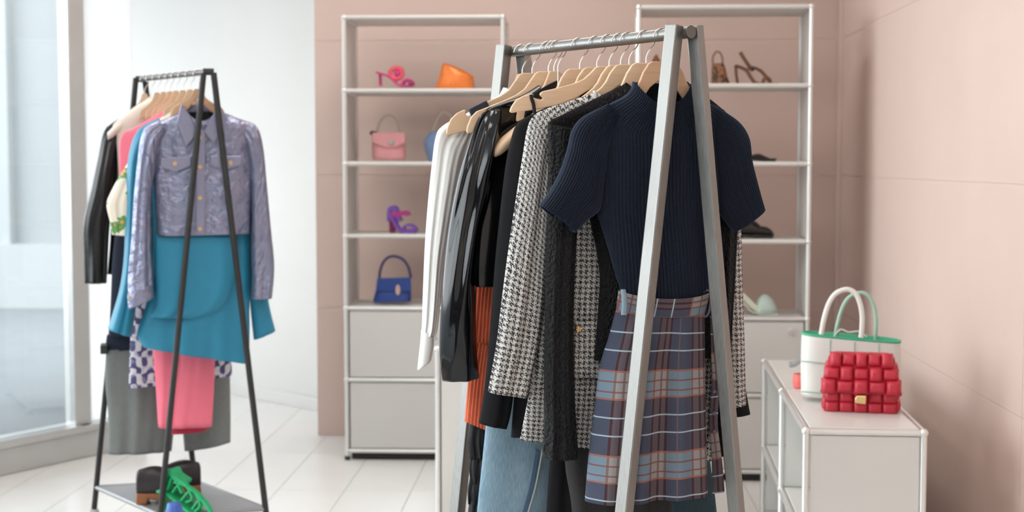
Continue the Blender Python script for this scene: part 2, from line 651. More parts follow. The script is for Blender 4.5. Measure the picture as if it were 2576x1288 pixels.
def folds(k, amp, seed=0, grow=0.6, drift=1.5):
    r = random.Random(seed)
    ph = [r.uniform(0, 6.28) for _ in range(6)]
    ks = [k * r.uniform(0.75, 1.3) for _ in range(3)]
    def fn(fx, v):
        g = (1 - grow) + grow * v
        s = math.sin(ks[0] * fx * 3.14 + ph[0] + drift * v)
        s += 0.6 * math.sin(ks[1] * 1.7 * fx * 3.14 + ph[1] - drift * 0.8 * v)
        s += 0.35 * math.sin(ks[2] * 2.6 * fx * 3.14 + ph[2] + drift * 2 * v)
        s += 0.35 * math.sin(7 * v + 3 * fx + ph[3])
        return amp * g * s * 0.6
    return fn

def catmull(rows, k):
    out = []
    n = len(rows)
    for i in range(n - 1):
        p0, p1, p2, p3 = rows[max(i - 1, 0)], rows[i], rows[i + 1], rows[min(i + 2, n - 1)]
        for j in range(k):
            t = j / k
            out.append([0.5 * (2 * b + (c - a) * t + (2 * a - 5 * b + 4 * c - d) * t * t + (3 * b - a - 3 * c + d) * t ** 3)
                        for a, b, c, d in zip(p0, p1, p2, p3)])
    out.append(list(rows[-1]))
    return out

def loft(name, pl, rows, m, parent=None, seg=26, sub=6, fold=None, rib=None, uvref=None, solid=0.003,
         off=0.0, p=2.6, cap_top=False, cap_bot=False, gather=0.0, uoff=0.0, vary=None, raw=False):
    """a soft tube: rows (x1, y1, x2, y2, half depth, dip of the front edge, extra offset back) with the
    two outline points of each row read in the frame's plane; raw = rows already in local (u, z)"""
    R = []
    for q in rows:
        q = list(q) + [0.0] * (7 - len(q))
        if raw:
            a, b = (q[0], q[1]), (q[2], q[3])
        else:
            a, b = pl.px(q[0], q[1], off), pl.px(q[2], q[3], off)
        R.append([a[0], a[1], b[0], b[1], q[4], q[5], q[6]])
    R = catmull(R, sub)
    ts = [-1 + 2 * j / seg for j in range(seg + 1)]
    if rib:
        fxs = [0.85 * t + 0.15 * math.sin(t * math.pi / 2) for t in ts]
    else:
        fxs = [0.35 * t + 0.65 * math.sin(t * math.pi / 2) for t in ts]
    ring = [(x, 1) for x in fxs] + [(x, -1) for x in reversed(fxs[1:-1])]
    n = len(ring)
    verts, uvs = [], []
    L = 0.0
    prevmid = None
    for i, (u1, z1, u2, z2, d, dip, w) in enumerate(R):
        v = i / (len(R) - 1)
        mid = ((u1 + u2) / 2, (z1 + z2) / 2)
        if prevmid is not None:
            L += math.hypot(mid[0] - prevmid[0], mid[1] - prevmid[1])
        prevmid = mid
        hw = math.hypot(u2 - u1, z2 - z1) / 2
        ref = uvref if uvref else hw
        for fx, side in ring:
            th = max(0.0, 1 - abs(fx) ** p) ** 0.5
            uu = mid[0] + (u2 - u1) / 2 * fx
            zz = mid[1] + (z2 - z1) / 2 * fx
            dd = d * th
            if rib:
                ph = fx * ref / rib[0]
                dd += rib[1] * (abs(math.sin(math.pi * ph)) ** 0.7 - 0.5) * (0.25 + 0.75 * th)
            y = -side * dd + off + w
            if fold:
                y += fold(fx, v) * (0.35 + 0.65 * th)
            if side > 0 or abs(fx) > 0.999:
                zz -= dip * (1 - abs(fx) ** 2.2)
            verts.append((uu, y, zz))
            uvs.append((fx * ref + uoff, -L))
    faces = []
    for i in range(len(R) - 1):
        for j in range(n):
            faces.append((i * n + j, i * n + (j + 1) % n, (i + 1) * n + (j + 1) % n, (i + 1) * n + j))
    if cap_top:
        faces.append(tuple(range(n)))
    if cap_bot:
        faces.append(tuple(range((len(R) - 1) * n, len(R) * n)))
    o = mesh_obj(name, verts, faces, m, parent, smooth=True, uvs=uvs)
    if solid and not (cap_top and cap_bot):
        s = o.modifiers.new('cloth_thickness', 'SOLIDIFY')
        s.thickness = solid
        s.offset = -1
    return o

def ribbon(name, pl, pxs, thick, width, m, parent=None, off=0.0, k=5, taper=None):
    """flat band whose edge-on path is read in the frame's plane; width goes along the frame's depth"""
    pts = [Vector((pl.px(x, y, off)[0], off, pl.px(x, y, off)[1])) for x, y in pxs]
    if k > 1:
        pts = smooth_path(pts, k)
    o = sweep(name, pts, (thick / 2, width / 2), m, parent, ref=(0, 1, 0), taper=None)
    bevel(o, min(thick, width) * 0.22)
    return o

def tube_px(name, pl, pxs, r, m, parent=None, off=0.0, k=6, closed=False, n=8):
    pts = []
    for q in pxs:
        of = off + (q[2] if len(q) > 2 else 0.0)
        uz = pl.px(q[0], q[1], of)
        pts.append(Vector((uz[0], of, uz[1])))
    if k > 1:
        pts = smooth_path(pts, k, closed)
    return sweep(name, pts, r, m, parent, n=n, closed=closed)

# ------------------------------------------------------------------ room shell (local frame = room frame)
BY = 7.5                  # back wall
RX = 1.382                # right wall
LX = -1.352               # left end of the pink wall
H = 3.3
POLY = [(-1.93, 7.30), (-2.14, 7.0), (-2.52, 6.40), (-2.95, 5.6), (-3.30, 4.5), (-3.5, 3.0), (-3.6, 1.0), (-3.6, -1.5), (-3.6, -3.9)]
def world_to_room(x, y):
    return (x * math.cos(ROOM) - y * math.sin(ROOM), x * math.sin(ROOM) + y * math.cos(ROOM))
OUT = [(x - 0.05, y + 0.03) for x, y in POLY]
FPOLY = [world_to_room(*q) for q in [(1.9, -4.1), (1.9, 7.75), (-0.9, 8.6), (-2.80, 10.1)] + OUT + [(-3.65, -4.1)]]
n_ = len(FPOLY)
floor = struct(mesh_obj('floor', [(x, y, -0.006) for x, y in FPOLY] + [(x, y, -0.12) for x, y in FPOLY],
               [tuple(range(n_)), tuple(range(2 * n_ - 1, n_ - 1, -1))] + [(i, (i + 1) % n_, n_ + (i + 1) % n_, n_ + i) for i in range(n_)], GROUT, rotz=-ROOM))
def inside(x, y):
    c = False
    for (x1, y1), (x2, y2) in zip(FPOLY, FPOLY[1:] + FPOLY[:1]):
        if (y1 > y) != (y2 > y) and x < (x2 - x1) * (y - y1) / (y2 - y1) + x1:
            c = not c
    return c
tile_me = None
TW, TL = 0.297, 0.825
x0 = -0.115
k = 0
for iy in range(4, 12):
    for ix in range(-11, 6):
        xa, ya = x0 + ix * TW, 0.45 + iy * TL
        if xa + TW > RX + 0.03 or not inside(xa + TW / 2, ya + TL / 2):
            continue
        if tile_me is None:
            v, f = box_data(0.0015, TW - 0.0015, 0.0015, TL - 0.0015, -0.006, 0.0)
            t = mesh_obj('tile', v, f, TILE, floor)
            tile_me = t
            t.location = (xa, ya, 0)
        else:
            inst(tile_me, floor, (xa, ya, 0))

wall_back = struct(box('wall_back', LX, RX + 0.4, BY + 0.003, BY + 0.30, 0, H, PINKJ, rotz=-ROOM))
PH = 0.70
zs = []
zc = 1.385 - 2 * PH
while zc < H:
    zs.append(zc)
    zc += PH
for a in zs:
    z0, z1 = max(a, 0.0), min(a + PH, H)
    xs = [LX, LX + 1.85, RX + 0.05]
    for xa, xb in zip(xs, xs[1:]):
        box('wall_panel', xa, xb - 0.002, BY, BY + 0.004, z0 + 0.0025, z1 - 0.0025, PINK, wall_back)
wall_right = struct(box('wall_right', RX, RX + 0.25, -4.0, BY + 0.02, 0, H, PINKJ, rotz=-ROOM))
SY = 6.72
for a in zs:
    z0, z1 = max(a, 0.0), min(a + PH, H)
    for ya, yb in ((SY - 2.4, SY), (SY - 4.8, SY - 2.403), (SY - 7.2, SY - 4.803)):
        box('wall_panel', RX - 0.032, RX, ya, yb, z0 + 0.0008, z1 - 0.0008, PINK, wall_right)
    box('wall_panel', RX - 0.006, RX, SY + 0.06, BY, z0 + 0.001, z1 - 0.001, PINK, wall_right)
box('panel_backing', RX - 0.030, RX, SY - 7.2, SY - 0.002, 0.0, H, PINK, wall_right)
trim = struct(box('trim_1', RX - 0.018, RX - 0.0005, BY - 0.10, BY - 0.005, 0, H, PINK, rotz=-ROOM, bev=0.004))
ceiling = struct(box('ceiling', -4.6, 2.0, -4.0, 11.0, H, H + 0.15, CEIL, rotz=-ROOM))

# storefront: bent line of panes down the left side of the shop
def wall_seg(name, a, b, z0, z1, th, m, parent=None, ext=0.0):
    a, b = Vector((a[0], a[1], 0)), Vector((b[0], b[1], 0))
    d = b - a
    L = d.length
    o = box(name, -ext, L + ext, -th / 2, th / 2, z0, z1, m)
    o.location = a
    o.rotation_euler = (0, 0, math.atan2(d.y, d.x))
    if parent is not None:
        o.parent = parent
    return o
storefront = struct(wall_seg('window_1', POLY[0], POLY[1], 0.165, H, 0.012, OPAL))
storefront.name = 'window_1'
def child_of_world(o, par):
    o.parent = par
    o.matrix_parent_inverse = Matrix.LocRotScale(par.location, par.rotation_euler, None).inverted()
    return o
for i, (a, b) in enumerate(zip(POLY, POLY[1:])):
    if i:
        child_of_world(wall_seg('glass_pane', a, b, 0.165, H, 0.012, GLASS), storefront)
    child_of_world(bevel(wall_seg('sill', a, b, 0.0, 0.13, 0.10, ALU, ext=0.02), 0.008), storefront)
    child_of_world(bevel(wall_seg('sill_cap', a, b, 0.13, 0.165, 0.15, ALU, ext=0.03), 0.006), storefront)
for i, a in enumerate(POLY):
    if i == 0:
        continue
    w = 0.045 if i == 1 else 0.03
    p = box('mullion', -w, w, -w, w, 0.16, H, ALU, bev=0.006)
    p.location = (a[0], a[1], 0)
    p.rotation_euler = (0, 0, 0.9)
    child_of_world(p, storefront)
# wall behind the viewer
wall_front = struct(box('wall_front', -4.0, 1.9, -4.1, -3.95, 0, H, WHITEWALL, rotz=-ROOM))

# white walls left of the pink wall
pe = room_to_world(LX, BY + 0.3)
wall_left = struct(wall_seg('wall_left', (pe.x + 0.02, pe.y + 0.42), (-2.75, 9.98), 0, H, 0.10, WHITEWALL))
child_of_world(bevel(wall_seg('skirting', (pe.x, pe.y + 0.34), (-2.75, 9.90), 0, 0.07, 0.03, WHITEWALL), 0.004), wall_left)
wall_side = struct(wall_seg('wall_side', (pe.x + 0.06, pe.y - 0.29), (pe.x + 0.06, pe.y + 0.5), 0, H, 0.10, WHITEWALL))
added_window = struct(wall_seg('added_window', (-1.96, 7.34), (-2.70, 9.90), 0.165, H, 0.012, OPAL))  # unseen opal window, added to let more light onto the white wall
child_of_world(bevel(wall_seg('sill', (-1.95, 7.36), (-2.70, 9.90), 0, 0.165, 0.10, ALU), 0.006), added_window)

# the street outside
street = struct(box('trim_2', -30, 12, -30, 30, -0.3, -0.15, PAVE))
street.name = 'pavement_outside'
fac = struct(box('facade_outside', -11, -2.6, 16, 16.5, -0.15, 7, FACADE))
for i in range(7):
    xa = -10.8 + i * 1.2
    box('pilaster', xa, xa + 0.45, 15.8, 16.0, -0.15, 7, FACADE2, fac)
box('plinth_course', -11, -2.6, 15.7, 16.0, -0.15, 0.55, FACADE2, fac)

# ------------------------------------------------------------------ tube-and-panel shelving
TR = 0.0105
def tube_along(name, a, b, m, parent, r=TR):
    return sweep(name, [a, b], r, m, parent, n=12)
JOINT = None
def joint(parent, p):
    global JOINT
    if JOINT is None:
        JOINT = ball('ball_joint', 0.0140, CHROME, parent, p, n=8)
        return JOINT
    return inst(JOINT, parent, p)

def tall_shelf(label, loc, rotz, w, levels, closed_from, group):
    t = thing('tube_frame_shelf', label, 'shelf', loc, rotz, group)
    D = 0.35
    zs = levels                     # from the floor up
    for x in (0, w):
        for y in (0, D):
            tube_along('post', (x, y, 0.02), (x, y, zs[-1]), CHROME, t)
            disc('foot', 0.014, 0.02, BLACKMETAL, t, (x, y, 0.0), axis='z', n=12)
    for z in zs:
        for y in (0, D):
            tube_along('rail', (TR, y, z), (w - TR, y, z), SHELFW if z > 0.9 else CHROME, t)
        for x in (0, w):
            tube_along('rail', (x, TR, z), (x, D - TR, z), CHROME, t)
        for x in (0, w):
            for y in (0, D):
                joint(t, (x, y, z))
    box('gap_shade_strip', 0.02, w - 0.02, 0.012, 0.03, 0.004, 0.034, BLACKGAP, t)  # black strip standing in for the shade in the gap under the shelf
    for i, z in enumerate(zs):
        bevel(box('shelf_panel', 0.014, w - 0.014, 0.014, D - 0.014, z - 0.008, z + 0.009, SHELFW, t), 0.003, 1)
    for a, b in zip(zs, zs[1:]):
        for x in (0, w):
            box('side_panel', x - 0.004, x + 0.004, 0.016, D - 0.016, a + 0.014, b - 0.014, SHELFW, t)
        if b <= closed_from + 0.01:
            d = bevel(box('door', 0.016, w - 0.016, -0.004, 0.012, a + 0.014, b - 0.014, SHELFW, t), 0.002, 1)
            disc('door_knob', 0.012, 0.022, CHROME, d, (w - 0.075, -0.026, b - 0.055), n=16)
            box('back_panel', 0.016, w - 0.016, D - 0.006, D + 0.002, a + 0.014, b - 0.014, SHELFW, t)
    return t

lv = [0.045 + 0.35 * i for i in range(7)]
sA = P(876, 1143, 6.90)
shelfA_o = Vector((P(874, 1143, 6.92).x, 6.92, 0))
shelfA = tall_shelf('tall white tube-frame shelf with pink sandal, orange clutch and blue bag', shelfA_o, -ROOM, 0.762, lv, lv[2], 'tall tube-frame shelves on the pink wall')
shelfB_ang = -math.atan(250 / F)
shelfB_o = Vector((P(1601, 1205, 6.48).x, 6.48, 0))
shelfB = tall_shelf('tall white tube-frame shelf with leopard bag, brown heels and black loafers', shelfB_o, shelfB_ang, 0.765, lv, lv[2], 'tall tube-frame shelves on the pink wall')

def low_cabinet(label, o3, ang, L, D, zs, front_closed, group, mods=2, open_side=True):
    """long low cabinet; local x across its short end that faces the viewer, y along its length"""
    t = thing('low_cabinet', label, 'cabinet', o3, ang, group)
    ys = [L * i / mods for i in range(mods + 1)]
    for x in (0, D):
        for y in ys:
            tube_along('post', (x, y, 0.015), (x, y, zs[-1]), CHROME, t)
            disc('foot', 0.014, 0.015, BLACKMETAL, t, (x, y, 0.0), axis='z', n=12)
    for z in zs:
        for x in (0, D):
            for ya, yb in zip(ys, ys[1:]):
                tube_along('rail', (x, ya + TR, z), (x, yb - TR, z), CHROME, t)
            for y in ys:
                joint(t, (x, y, z))
        for y in ys:
            tube_along('rail', (TR, y, z), (D - TR, y, z), CHROME, t)
        for ya, yb in zip(ys, ys[1:]):
            bevel(box('top_panel' if z == zs[-1] else 'shelf_panel', 0.012, D - 0.012, ya + 0.012, yb - 0.012, z - 0.004, z + 0.011, SHELFW, t), 0.002, 1)
    for a, b in zip(zs, zs[1:]):
        for y in ys:
            box('end_panel', 0.014, D - 0.014, y - 0.005, y + 0.005, a + 0.012, b - 0.012, SHELFW, t)
        for ya, yb in zip(ys, ys[1:]):
            box('side_panel', D - 0.005, D + 0.005, ya + 0.014, yb - 0.014, a + 0.012, b - 0.012, SHELFW, t)
            if not open_side:
                box('side_panel', -0.005, 0.005, ya + 0.014, yb - 0.014, a + 0.012, b - 0.012, SHELFW, t)
    return t
CABY = 4.24
cabang = -math.atan(332 / F)
cab_top = P(2025, 1075, CABY).z
cab_o = Vector((P(2028, 1075, CABY).x, CABY, 0))
cab = low_cabinet('low white cabinet with open side carrying the red padded handbag', cab_o, cabang, 1.50, 0.345, [0.03, cab_top - 0.36, cab_top - 0.012], True, 'low tube-frame cabinets')
near = P(1101, 860, 5.5)
cab2 = low_cabinet('low white cabinet behind the clothes of the steel rack', Vector((near.x, 5.5, 0)), -ROOM, 0.75, 0.75, [0.03, 0.73], True, 'low tube-frame cabinets', mods=1, open_side=False)

# ------------------------------------------------------------------ ceiling fill panels, unseen and added to brighten the room
LAMPW = 13.0
def fill_panel(x, y, w, l, label):
    t = thing('fill_light_panel', label, 'fill light', room_to_world(x, y, H), -ROOM, 'added ceiling fill panels')
    bevel(box('frame', -w / 2 - 0.02, w / 2 + 0.02, -l / 2 - 0.02, l / 2 + 0.02, -0.05, 0.0, ALU, t), 0.004)
    li = bpy.data.lights.new('fill_light', 'AREA')
    li.shape = 'RECTANGLE'
    li.size, li.size_y = w, l
    li.energy = LAMPW
    li.color = (1.0, 0.965, 0.93)
    lo = bpy.data.objects.new('fill_light', li)
    C.objects.link(lo)
    lo.parent = t
    lo.location = (0, 0, -0.052)
    return t
k_ = 0
for yy, w1 in ((-1.5, 'near the shop front'), (1.0, 'above the middle aisle'), (3.5, 'above the steel rack'), (6.0, 'before the pink wall')):
    for xx, w2 in ((-2.2, 'window side'), (-0.4, 'wall side')):
        fill_panel(xx, yy, 0.6, 1.2, 'added flat white ceiling fill panel %s, %s' % (w1, w2))

# ------------------------------------------------------------------ steel rack in front
A_FRONT = 20.0
bf = P(1731, 81, 3.10)                     # bar, front end
BARZ = bf.z
# back end: same height, seen at (1283, 132)
r_ = ray(1280, 131)
tb = (BARZ - CAMZ) / r_.z
bb = EYE + r_ * tb
BAR0 = Vector((bf.x, bf.y, BARZ))
BAR1 = Vector((bb.x, bb.y, BARZ))
BARD = (BAR1 - BAR0).normalized()
BARR = 0.0135

def beam(name, a, b, w, h, m, parent, side):
    """rectangular bar from a to b, w along side"""
    a, b, side = Vector(a), Vector(b), Vector(side)
    t = (b - a).normalized()
    s = (side - t * side.dot(t)).normalized()
    n = t.cross(s)
    v = []
    for p in (a, b):
        for i, j in ((-1, -1), (1, -1), (1, 1), (-1, 1)):
            v.append(p + s * (w / 2 * i) + n * (h / 2 * j))
    f = [(0, 1, 2, 3), (7, 6, 5, 4)] + [(i, (i + 1) % 4, 4 + (i + 1) % 4, 4 + i) for i in range(4)]
    return bevel(mesh_obj(name, v, f, m, parent), 0.0025, 2)

rack_base = Vector(((BAR0.x + BAR1.x) / 2, (BAR0.y + BAR1.y) / 2, 0))
rack = thing('clothes_rack', 'brushed steel clothes rack with square A-frame legs holding the navy sweater', 'clothes rack', rack_base, 0.0, 'clothes racks')
def rel(p):
    return Vector(p) - rack_base
plF = Plane(BAR0, A_FRONT)
def leg_line(pl, top, bot, off):
    """world points: top pixel, and the foot on the floor along the line to the lower pixel"""
    a, b = pl.px(*top, off), pl.px(*bot, off)
    pa = pl.o + pl.u * a[0] + pl.d * off + Vector((0, 0, a[1]))
    pb = pl.o + pl.u * b[0] + pl.d * off + Vector((0, 0, b[1]))
    t = pa.z / (pa.z - pb.z)
    return pa, pa + (pb - pa) * t
LEGW = 0.030
LEGSIDE = (math.cos(math.radians(50)), math.sin(math.radians(50)), 0)
lt, lb = leg_line(plF, (1697, 63), (1570, 1288), 0.012)
rt, rb = leg_line(plF, (1748, 65), (1853, 1288), 0.012)
backv = BAR1 - BAR0 - BARD * 0.03
for q, (a, b) in enumerate(((lt, lb), (rt, rb))):
    beam('leg', rel(a), rel(b), LEGW * (1.0 if q == 0 else 0.85), LEGW, STEEL, rack, LEGSIDE)
    beam('leg', rel(a + backv), rel(b + backv), LEGW, LEGW, STEEL, rack, LEGSIDE)
hang_bar = sweep('hanging_bar', [rel(BAR0 - BARD * 0.006), rel(BAR1)], BARR, STEEL, rack, n=20)
sweep('end_cap', [rel(BAR0 - BARD * 0.010), rel(BAR0 - BARD * 0.0055)], BARR + 0.0005, STEELCAP, rack, n=20)
# low rails that tie the feet together
for a, b in ((lb, lb + backv), (rb, rb + backv)):
    d = Vector((0, 0, 0.012))
    beam('foot_rail', rel(a + d), rel(b + d), 0.024, 0.024, STEEL, rack, (0, 0, 1))

def bar_at(xpix, A0, A1):
    """point of the bar that stands at column xpix"""
    k = (xpix - 1288) / F
    # column plane: X = k * (depth along the view axis)
    f0 = A0.x - k * (A0 - EYE).dot(FWD)
    f1 = A1.x - k * (A1 - EYE).dot(FWD)
    t = f0 / (f0 - f1)
    return A0.lerp(A1, t)

# ------------------------------------------------------------------ hangers
def hanger_outline(hl, notch, zs_=1.0):
    s = hl / 0.228
    top = [(0.026, -0.058), (0.034, -0.062), (0.046, -0.074), (0.062, -0.088), (0.085, -0.098), (0.12, -0.108)]
    if notch:
        top += [(0.152, -0.1155), (0.158, -0.119), (0.160, -0.124), (0.156, -0.128), (0.152, -0.132), (0.158, -0.136), (0.168, -0.133), (0.176, -0.129), (0.174, -0.124), (0.178, -0.121)]
    else:
        top += [(0.165, -0.119)]
    top += [(0.198, -0.127), (0.214, -0.137), (0.224, -0.152), (0.227, -0.162)]
    bot = [(0.222, -0.165), (0.17, -0.157), (0.12, -0.146), (0.08, -0.131), (0.05, -0.113), (0.03, -0.101), (0.012, -0.096)]
    half = [(x if x < 0.05 and hl > 0.1 else (0.05 + (x - 0.05) * (hl - 0.05) / 0.178 if hl > 0.1 else x * s), -0.058 + (z + 0.058) * (1 + (zs_ - 1) * min(1, x / 0.05))) for x, z in top + bot]
    return half + [(-x, z) for x, z in reversed(half)]
HOOKP = []
for q in range(0, 19):
    an = math.radians(-62 + q * 13.2)
    HOOKP.append((0.0215 * math.cos(an), -0.0065 + 0.0215 * math.sin(an)))
HOOKP = [(0.0, -0.066), (0.0, -0.046), (0.002, -0.040), (0.006, -0.032)] + HOOKP

def hanger(label, pl, m, group, hl=0.228, notch=True, thick=0.012, style='flat', barr=BARR, zs_=1.0, drop=(0.125, 0.125)):
    t = thing('wooden_hanger', label, 'hanger', pl.o, pl.a, group)
    if style == 'flat':
        o = prism('hanger_body', hanger_outline(hl, notch, zs_), -thick / 2, thick / 2, m, t, bev=0.0022)
    else:                                   # broad rounded shoulders
        rows = []
        for q in range(17):
            f = -1 + q / 8
            u = f * hl
            z = -drop[0] - drop[1] * abs(f)
            th = 0.012 + 0.020 * abs(f) ** 1.5
            hh = 0.026
            if abs(f) > 0.98:
                th, hh = th * 0.75, hh * 0.75
            rows.append((u, z + hh * 0.6, u, z - hh, th))
        v, f = [], []
        n = 12
        for (u, zt, _, zb, th) in rows:
            for j in range(n):
                a = 2 * math.pi * j / n
                v.append((u, th * math.cos(a), (zt + zb) / 2 + (zt - zb) / 2 * math.sin(a)))
        for i in range(16):
            for j in range(n):
                f.append((i * n + j, i * n + (j + 1) % n, (i + 1) * n + (j + 1) % n, (i + 1) * n + j))
        f += [tuple(range(n)), tuple(range(16 * n, 17 * n))]
        o = mesh_obj('hanger_body', v, f, m, t, smooth=True)
        if m is CREAM:
            pass
    dz = barr - BARR
    if style != 'flat':
        sweep('stem', [(0, 0, -0.06), (0, 0, -drop[0])], 0.0016, WIRE, t, n=8)
    sweep('hook', [(u * (1 if barr >= BARR else barr / BARR), 0, z + dz) for u, z in HOOKP], 0.0016, WIRE, t, n=8)
    return t

HA = 12.0
SPOTS = [1668, 1626, 1583, 1562, 1533, 1502, 1459, 1404, 1394, 1380, 1339, 1314]
HP = [Plane(bar_at(x, BAR0, BAR1), HA) for x in SPOTS]
GH = 'wooden hangers on the steel rack'
HL = [
 'reddish wooden hanger inside the navy ribbed sweater',
 'wooden hanger just behind the navy sweater, holding the black crinkled top',
 'wooden hanger holding the black and white tweed blazer',
 'wooden hanger between the tweed blazer and the large notched hanger',
 'large notched wooden hanger with a thin black strap in its notch',
 'wooden hanger directly behind the large notched hanger',
 'wooden hanger holding the black wool blazer',
 'thick wooden hanger with rounded end poking out over black vinyl',
 'wooden hanger in front of the black vinyl coat, holding light blue jeans',
 'wooden hanger holding the black vinyl coat',
 'notched wooden hanger lying over the white shirt shoulder',
 'wooden hanger holding the white shirt at the far end of the steel bar',
]
for i, pl in enumerate(HP):
    if i == 7:
        hanger(HL[i], pl, WOOD, GH, hl=0.160, style='thick')
    else:
        hanger(HL[i], pl, WOODR if i == 0 else WOOD, GH, hl=[0.125, 0.13, 0.13, 0.13, 0.236, 0.12, 0.12, 0, 0.095, 0.205, 0.218, 0.095][i], notch=i in (4, 10), zs_={0: 1.55, 1: 1.5, 2: 1.3, 3: 1.3, 4: 1.02, 5: 1.4, 6: 1.4, 10: 1.45, 9: 1.42}.get(i, 1.15))

def garment(name, label, cat, pl, group='clothes on the steel rack'):
    return thing(name, label, cat, pl.o, pl.a, group)

# --- navy sweater
pl = HP[0]
g = garment('knit_sweater', 'navy blue ribbed short-sleeved mock-neck sweater at the front of the steel rack', 'sweater', pl)
RIB = (0.0080, 0.0048)
loft('body', pl, [
 (1500, 288, 1806, 283, 0.012, 0.004), (1497, 330, 1810, 325, 0.024), (1496, 400, 1812, 395, 0.027), (1496, 470, 1812, 468, 0.027),
 (1502, 535, 1808, 533, 0.027), (1522, 600, 1800, 600, 0.026), (1545, 680, 1790, 680, 0.024), (1564, 745, 1780, 750, 0.022), (1566, 790, 1778, 790, 0.018)],
 NAVY, g, seg=210, sub=6, rib=RIB, fold=folds(1.2, 0.004, 3), uvref=None, solid=0)
loft('collar', pl, [
 (1592, 205, 1739, 210, 0.034, 0.050), (1588, 222, 1741, 224, 0.036, 0.048), (1572, 240, 1752, 240, 0.036, 0.040),
 (1535, 260, 1782, 258, 0.031, 0.046), (1498, 279, 1812, 276, 0.024, 0.060), (1484, 293, 1826, 292, 0.020, 0.062), (1490, 306, 1820, 306, 0.012, 0.055)],
 NAVY, g, seg=220, sub=5, rib=(0.0062, 0.0042), uvref=0.125, solid=0.004)
loft('sleeve', pl, [
 (1530, 262, 1560, 300, 0.013), (1490, 280, 1536, 352, 0.020), (1458, 300, 1524, 420, 0.027), (1438, 330, 1516, 480, 0.031), (1428, 372, 1508, 528, 0.033),
 (1410, 428, 1480, 552, 0.033), (1384, 478, 1462, 570, 0.032), (1357, 516, 1446, 585, 0.030)],
 NAVY, g, seg=120, sub=6, rib=(0.0072, 0.0045), uvref=0.075, solid=0.004, off=-0.008)
loft('sleeve', pl, [
 (1760, 300, 1778, 252, 0.013), (1772, 352, 1822, 280, 0.020), (1786, 420, 1862, 310, 0.026), (1796, 480, 1884, 348, 0.030), (1806, 530, 1890, 398, 0.031),
 (1824, 556, 1902, 450, 0.031), (1836, 572, 1913, 492, 0.030), (1847, 583, 1923, 526, 0.028)],
 NAVY, g, seg=120, sub=6, rib=(0.0072, 0.0045), uvref=0.075, solid=0.004, off=0.006)

# --- plaid skirt hanging with the sweater
g = garment('plaid_skirt', 'blue and orange plaid wrap skirt with belt below the navy sweater', 'skirt', pl)
def skirt_fold(fx, v):
    s = 0.010 * v * math.sin(5.2 * fx + 1.0) + 0.006 * (0.3 + v) * math.sin(11 * fx - 0.5 + v)
    s += -0.012 * math.exp(-((fx + 0.50) / 0.09) ** 2) * (0.4 + 0.6 * v)      # front pleat
    return s
loft('skirt', pl, [
 (1553, 770, 1772, 785, 0.028), (1545, 800, 1771, 808, 0.031), (1532, 850, 1771, 850, 0.036), (1511, 922, 1771, 915, 0.042), (1498, 1022, 1772, 1005, 0.046),
 (1484, 1143, 1774, 1120, 0.050), (1474, 1262, 1777, 1240, 0.052)], PLAID, g, seg=80, sub=6, fold=skirt_fold, uoff=0.0, uvref=0.118, off=-0.004, p=3.2)
wb = loft('waistband', pl, [
 (1556, 731, 1786, 735, 0.030, 0.014), (1553, 752, 1780, 760, 0.031, 0.013), (1550, 780, 1772, 786, 0.032, 0.011)], PLAIDBELT, g, seg=50, sub=4, uoff=0.075, off=-0.004, solid=0.003, p=3.2)
# belt loop and buckle
loft('belt_loop', pl, [(1561, 728, 1574, 728, 0.004), (1564, 758, 1579, 758, 0.004), (1562, 792, 1578, 792, 0.004)], mat('pale_blue_flannel', (0.22, 0.30, 0.37), 0.9, var=0.1, vscale=200), g, seg=8, sub=3, off=-0.038, solid=0)
tube_px('buckle', pl, [(1768, 738), (1784, 732), (1787, 760), (1780, 792), (1765, 795), (1766, 770)], 0.0026, mat('lilac_enamel', (0.12, 0.09, 0.12), 0.4, var=0.1), g, off=-0.012, closed=True)
loft('hanging_belt', pl, [
 (1784, 742, 1796, 742, 0.003), (1786, 800, 1798, 800, 0.003), (1788, 880, 1804, 880, 0.003), (1791, 960, 1813, 960, 0.003), (1785, 1020, 1808, 1015, 0.003), (1784, 1075, 1806, 1072, 0.003), (1790, 1150, 1815, 1145, 0.003), (1792, 1242, 1823, 1238, 0.003)],
 PLAID, g, seg=12, sub=5, off=0.020, uoff=0.012, solid=0, cap_bot=True)
for yy in (985, 1040, 1086):
    u, z = pl.px(1797, yy, 0.014)
    disc('belt_stud', 0.0045, 0.003, mat('stud_purple', (0.10, 0.09, 0.16), 0.4, var=0.1), g, (u, 0.013, z), n=12)

# --- black crinkled top
pl = HP[1]
g = garment('crinkled_blouse', 'black crinkled long-sleeved top with lace shoulders behind the navy sweater', 'blouse', pl)
loft('lace_yoke', pl, [
 (1572, 206, 1730, 205, 0.030, 0.040), (1548, 222, 1748, 222, 0.030, 0.040), (1480, 256, 1790, 252, 0.024, 0.035), (1420, 286, 1830, 285, 0.018), (1382, 308, 1856, 310, 0.014), (1378, 345, 1858, 345, 0.016), (1380, 352, 1856, 352, 0.012)],
 LACE, g, seg=50, sub=5, fold=folds(3, 0.003, 5))
loft('body', pl, [
 (1400, 335, 1850, 335, 0.016), (1440, 420, 1838, 420, 0.022), (1474, 520, 1826, 520, 0.024), (1494, 600, 1815, 600, 0.024), (1508, 690, 1806, 690, 0.024), (1504, 780, 1800, 780, 0.025), (1494, 906, 1798, 900, 0.026)],
 CRINKLE, g, seg=50, sub=6, fold=folds(3, 0.008, 6))
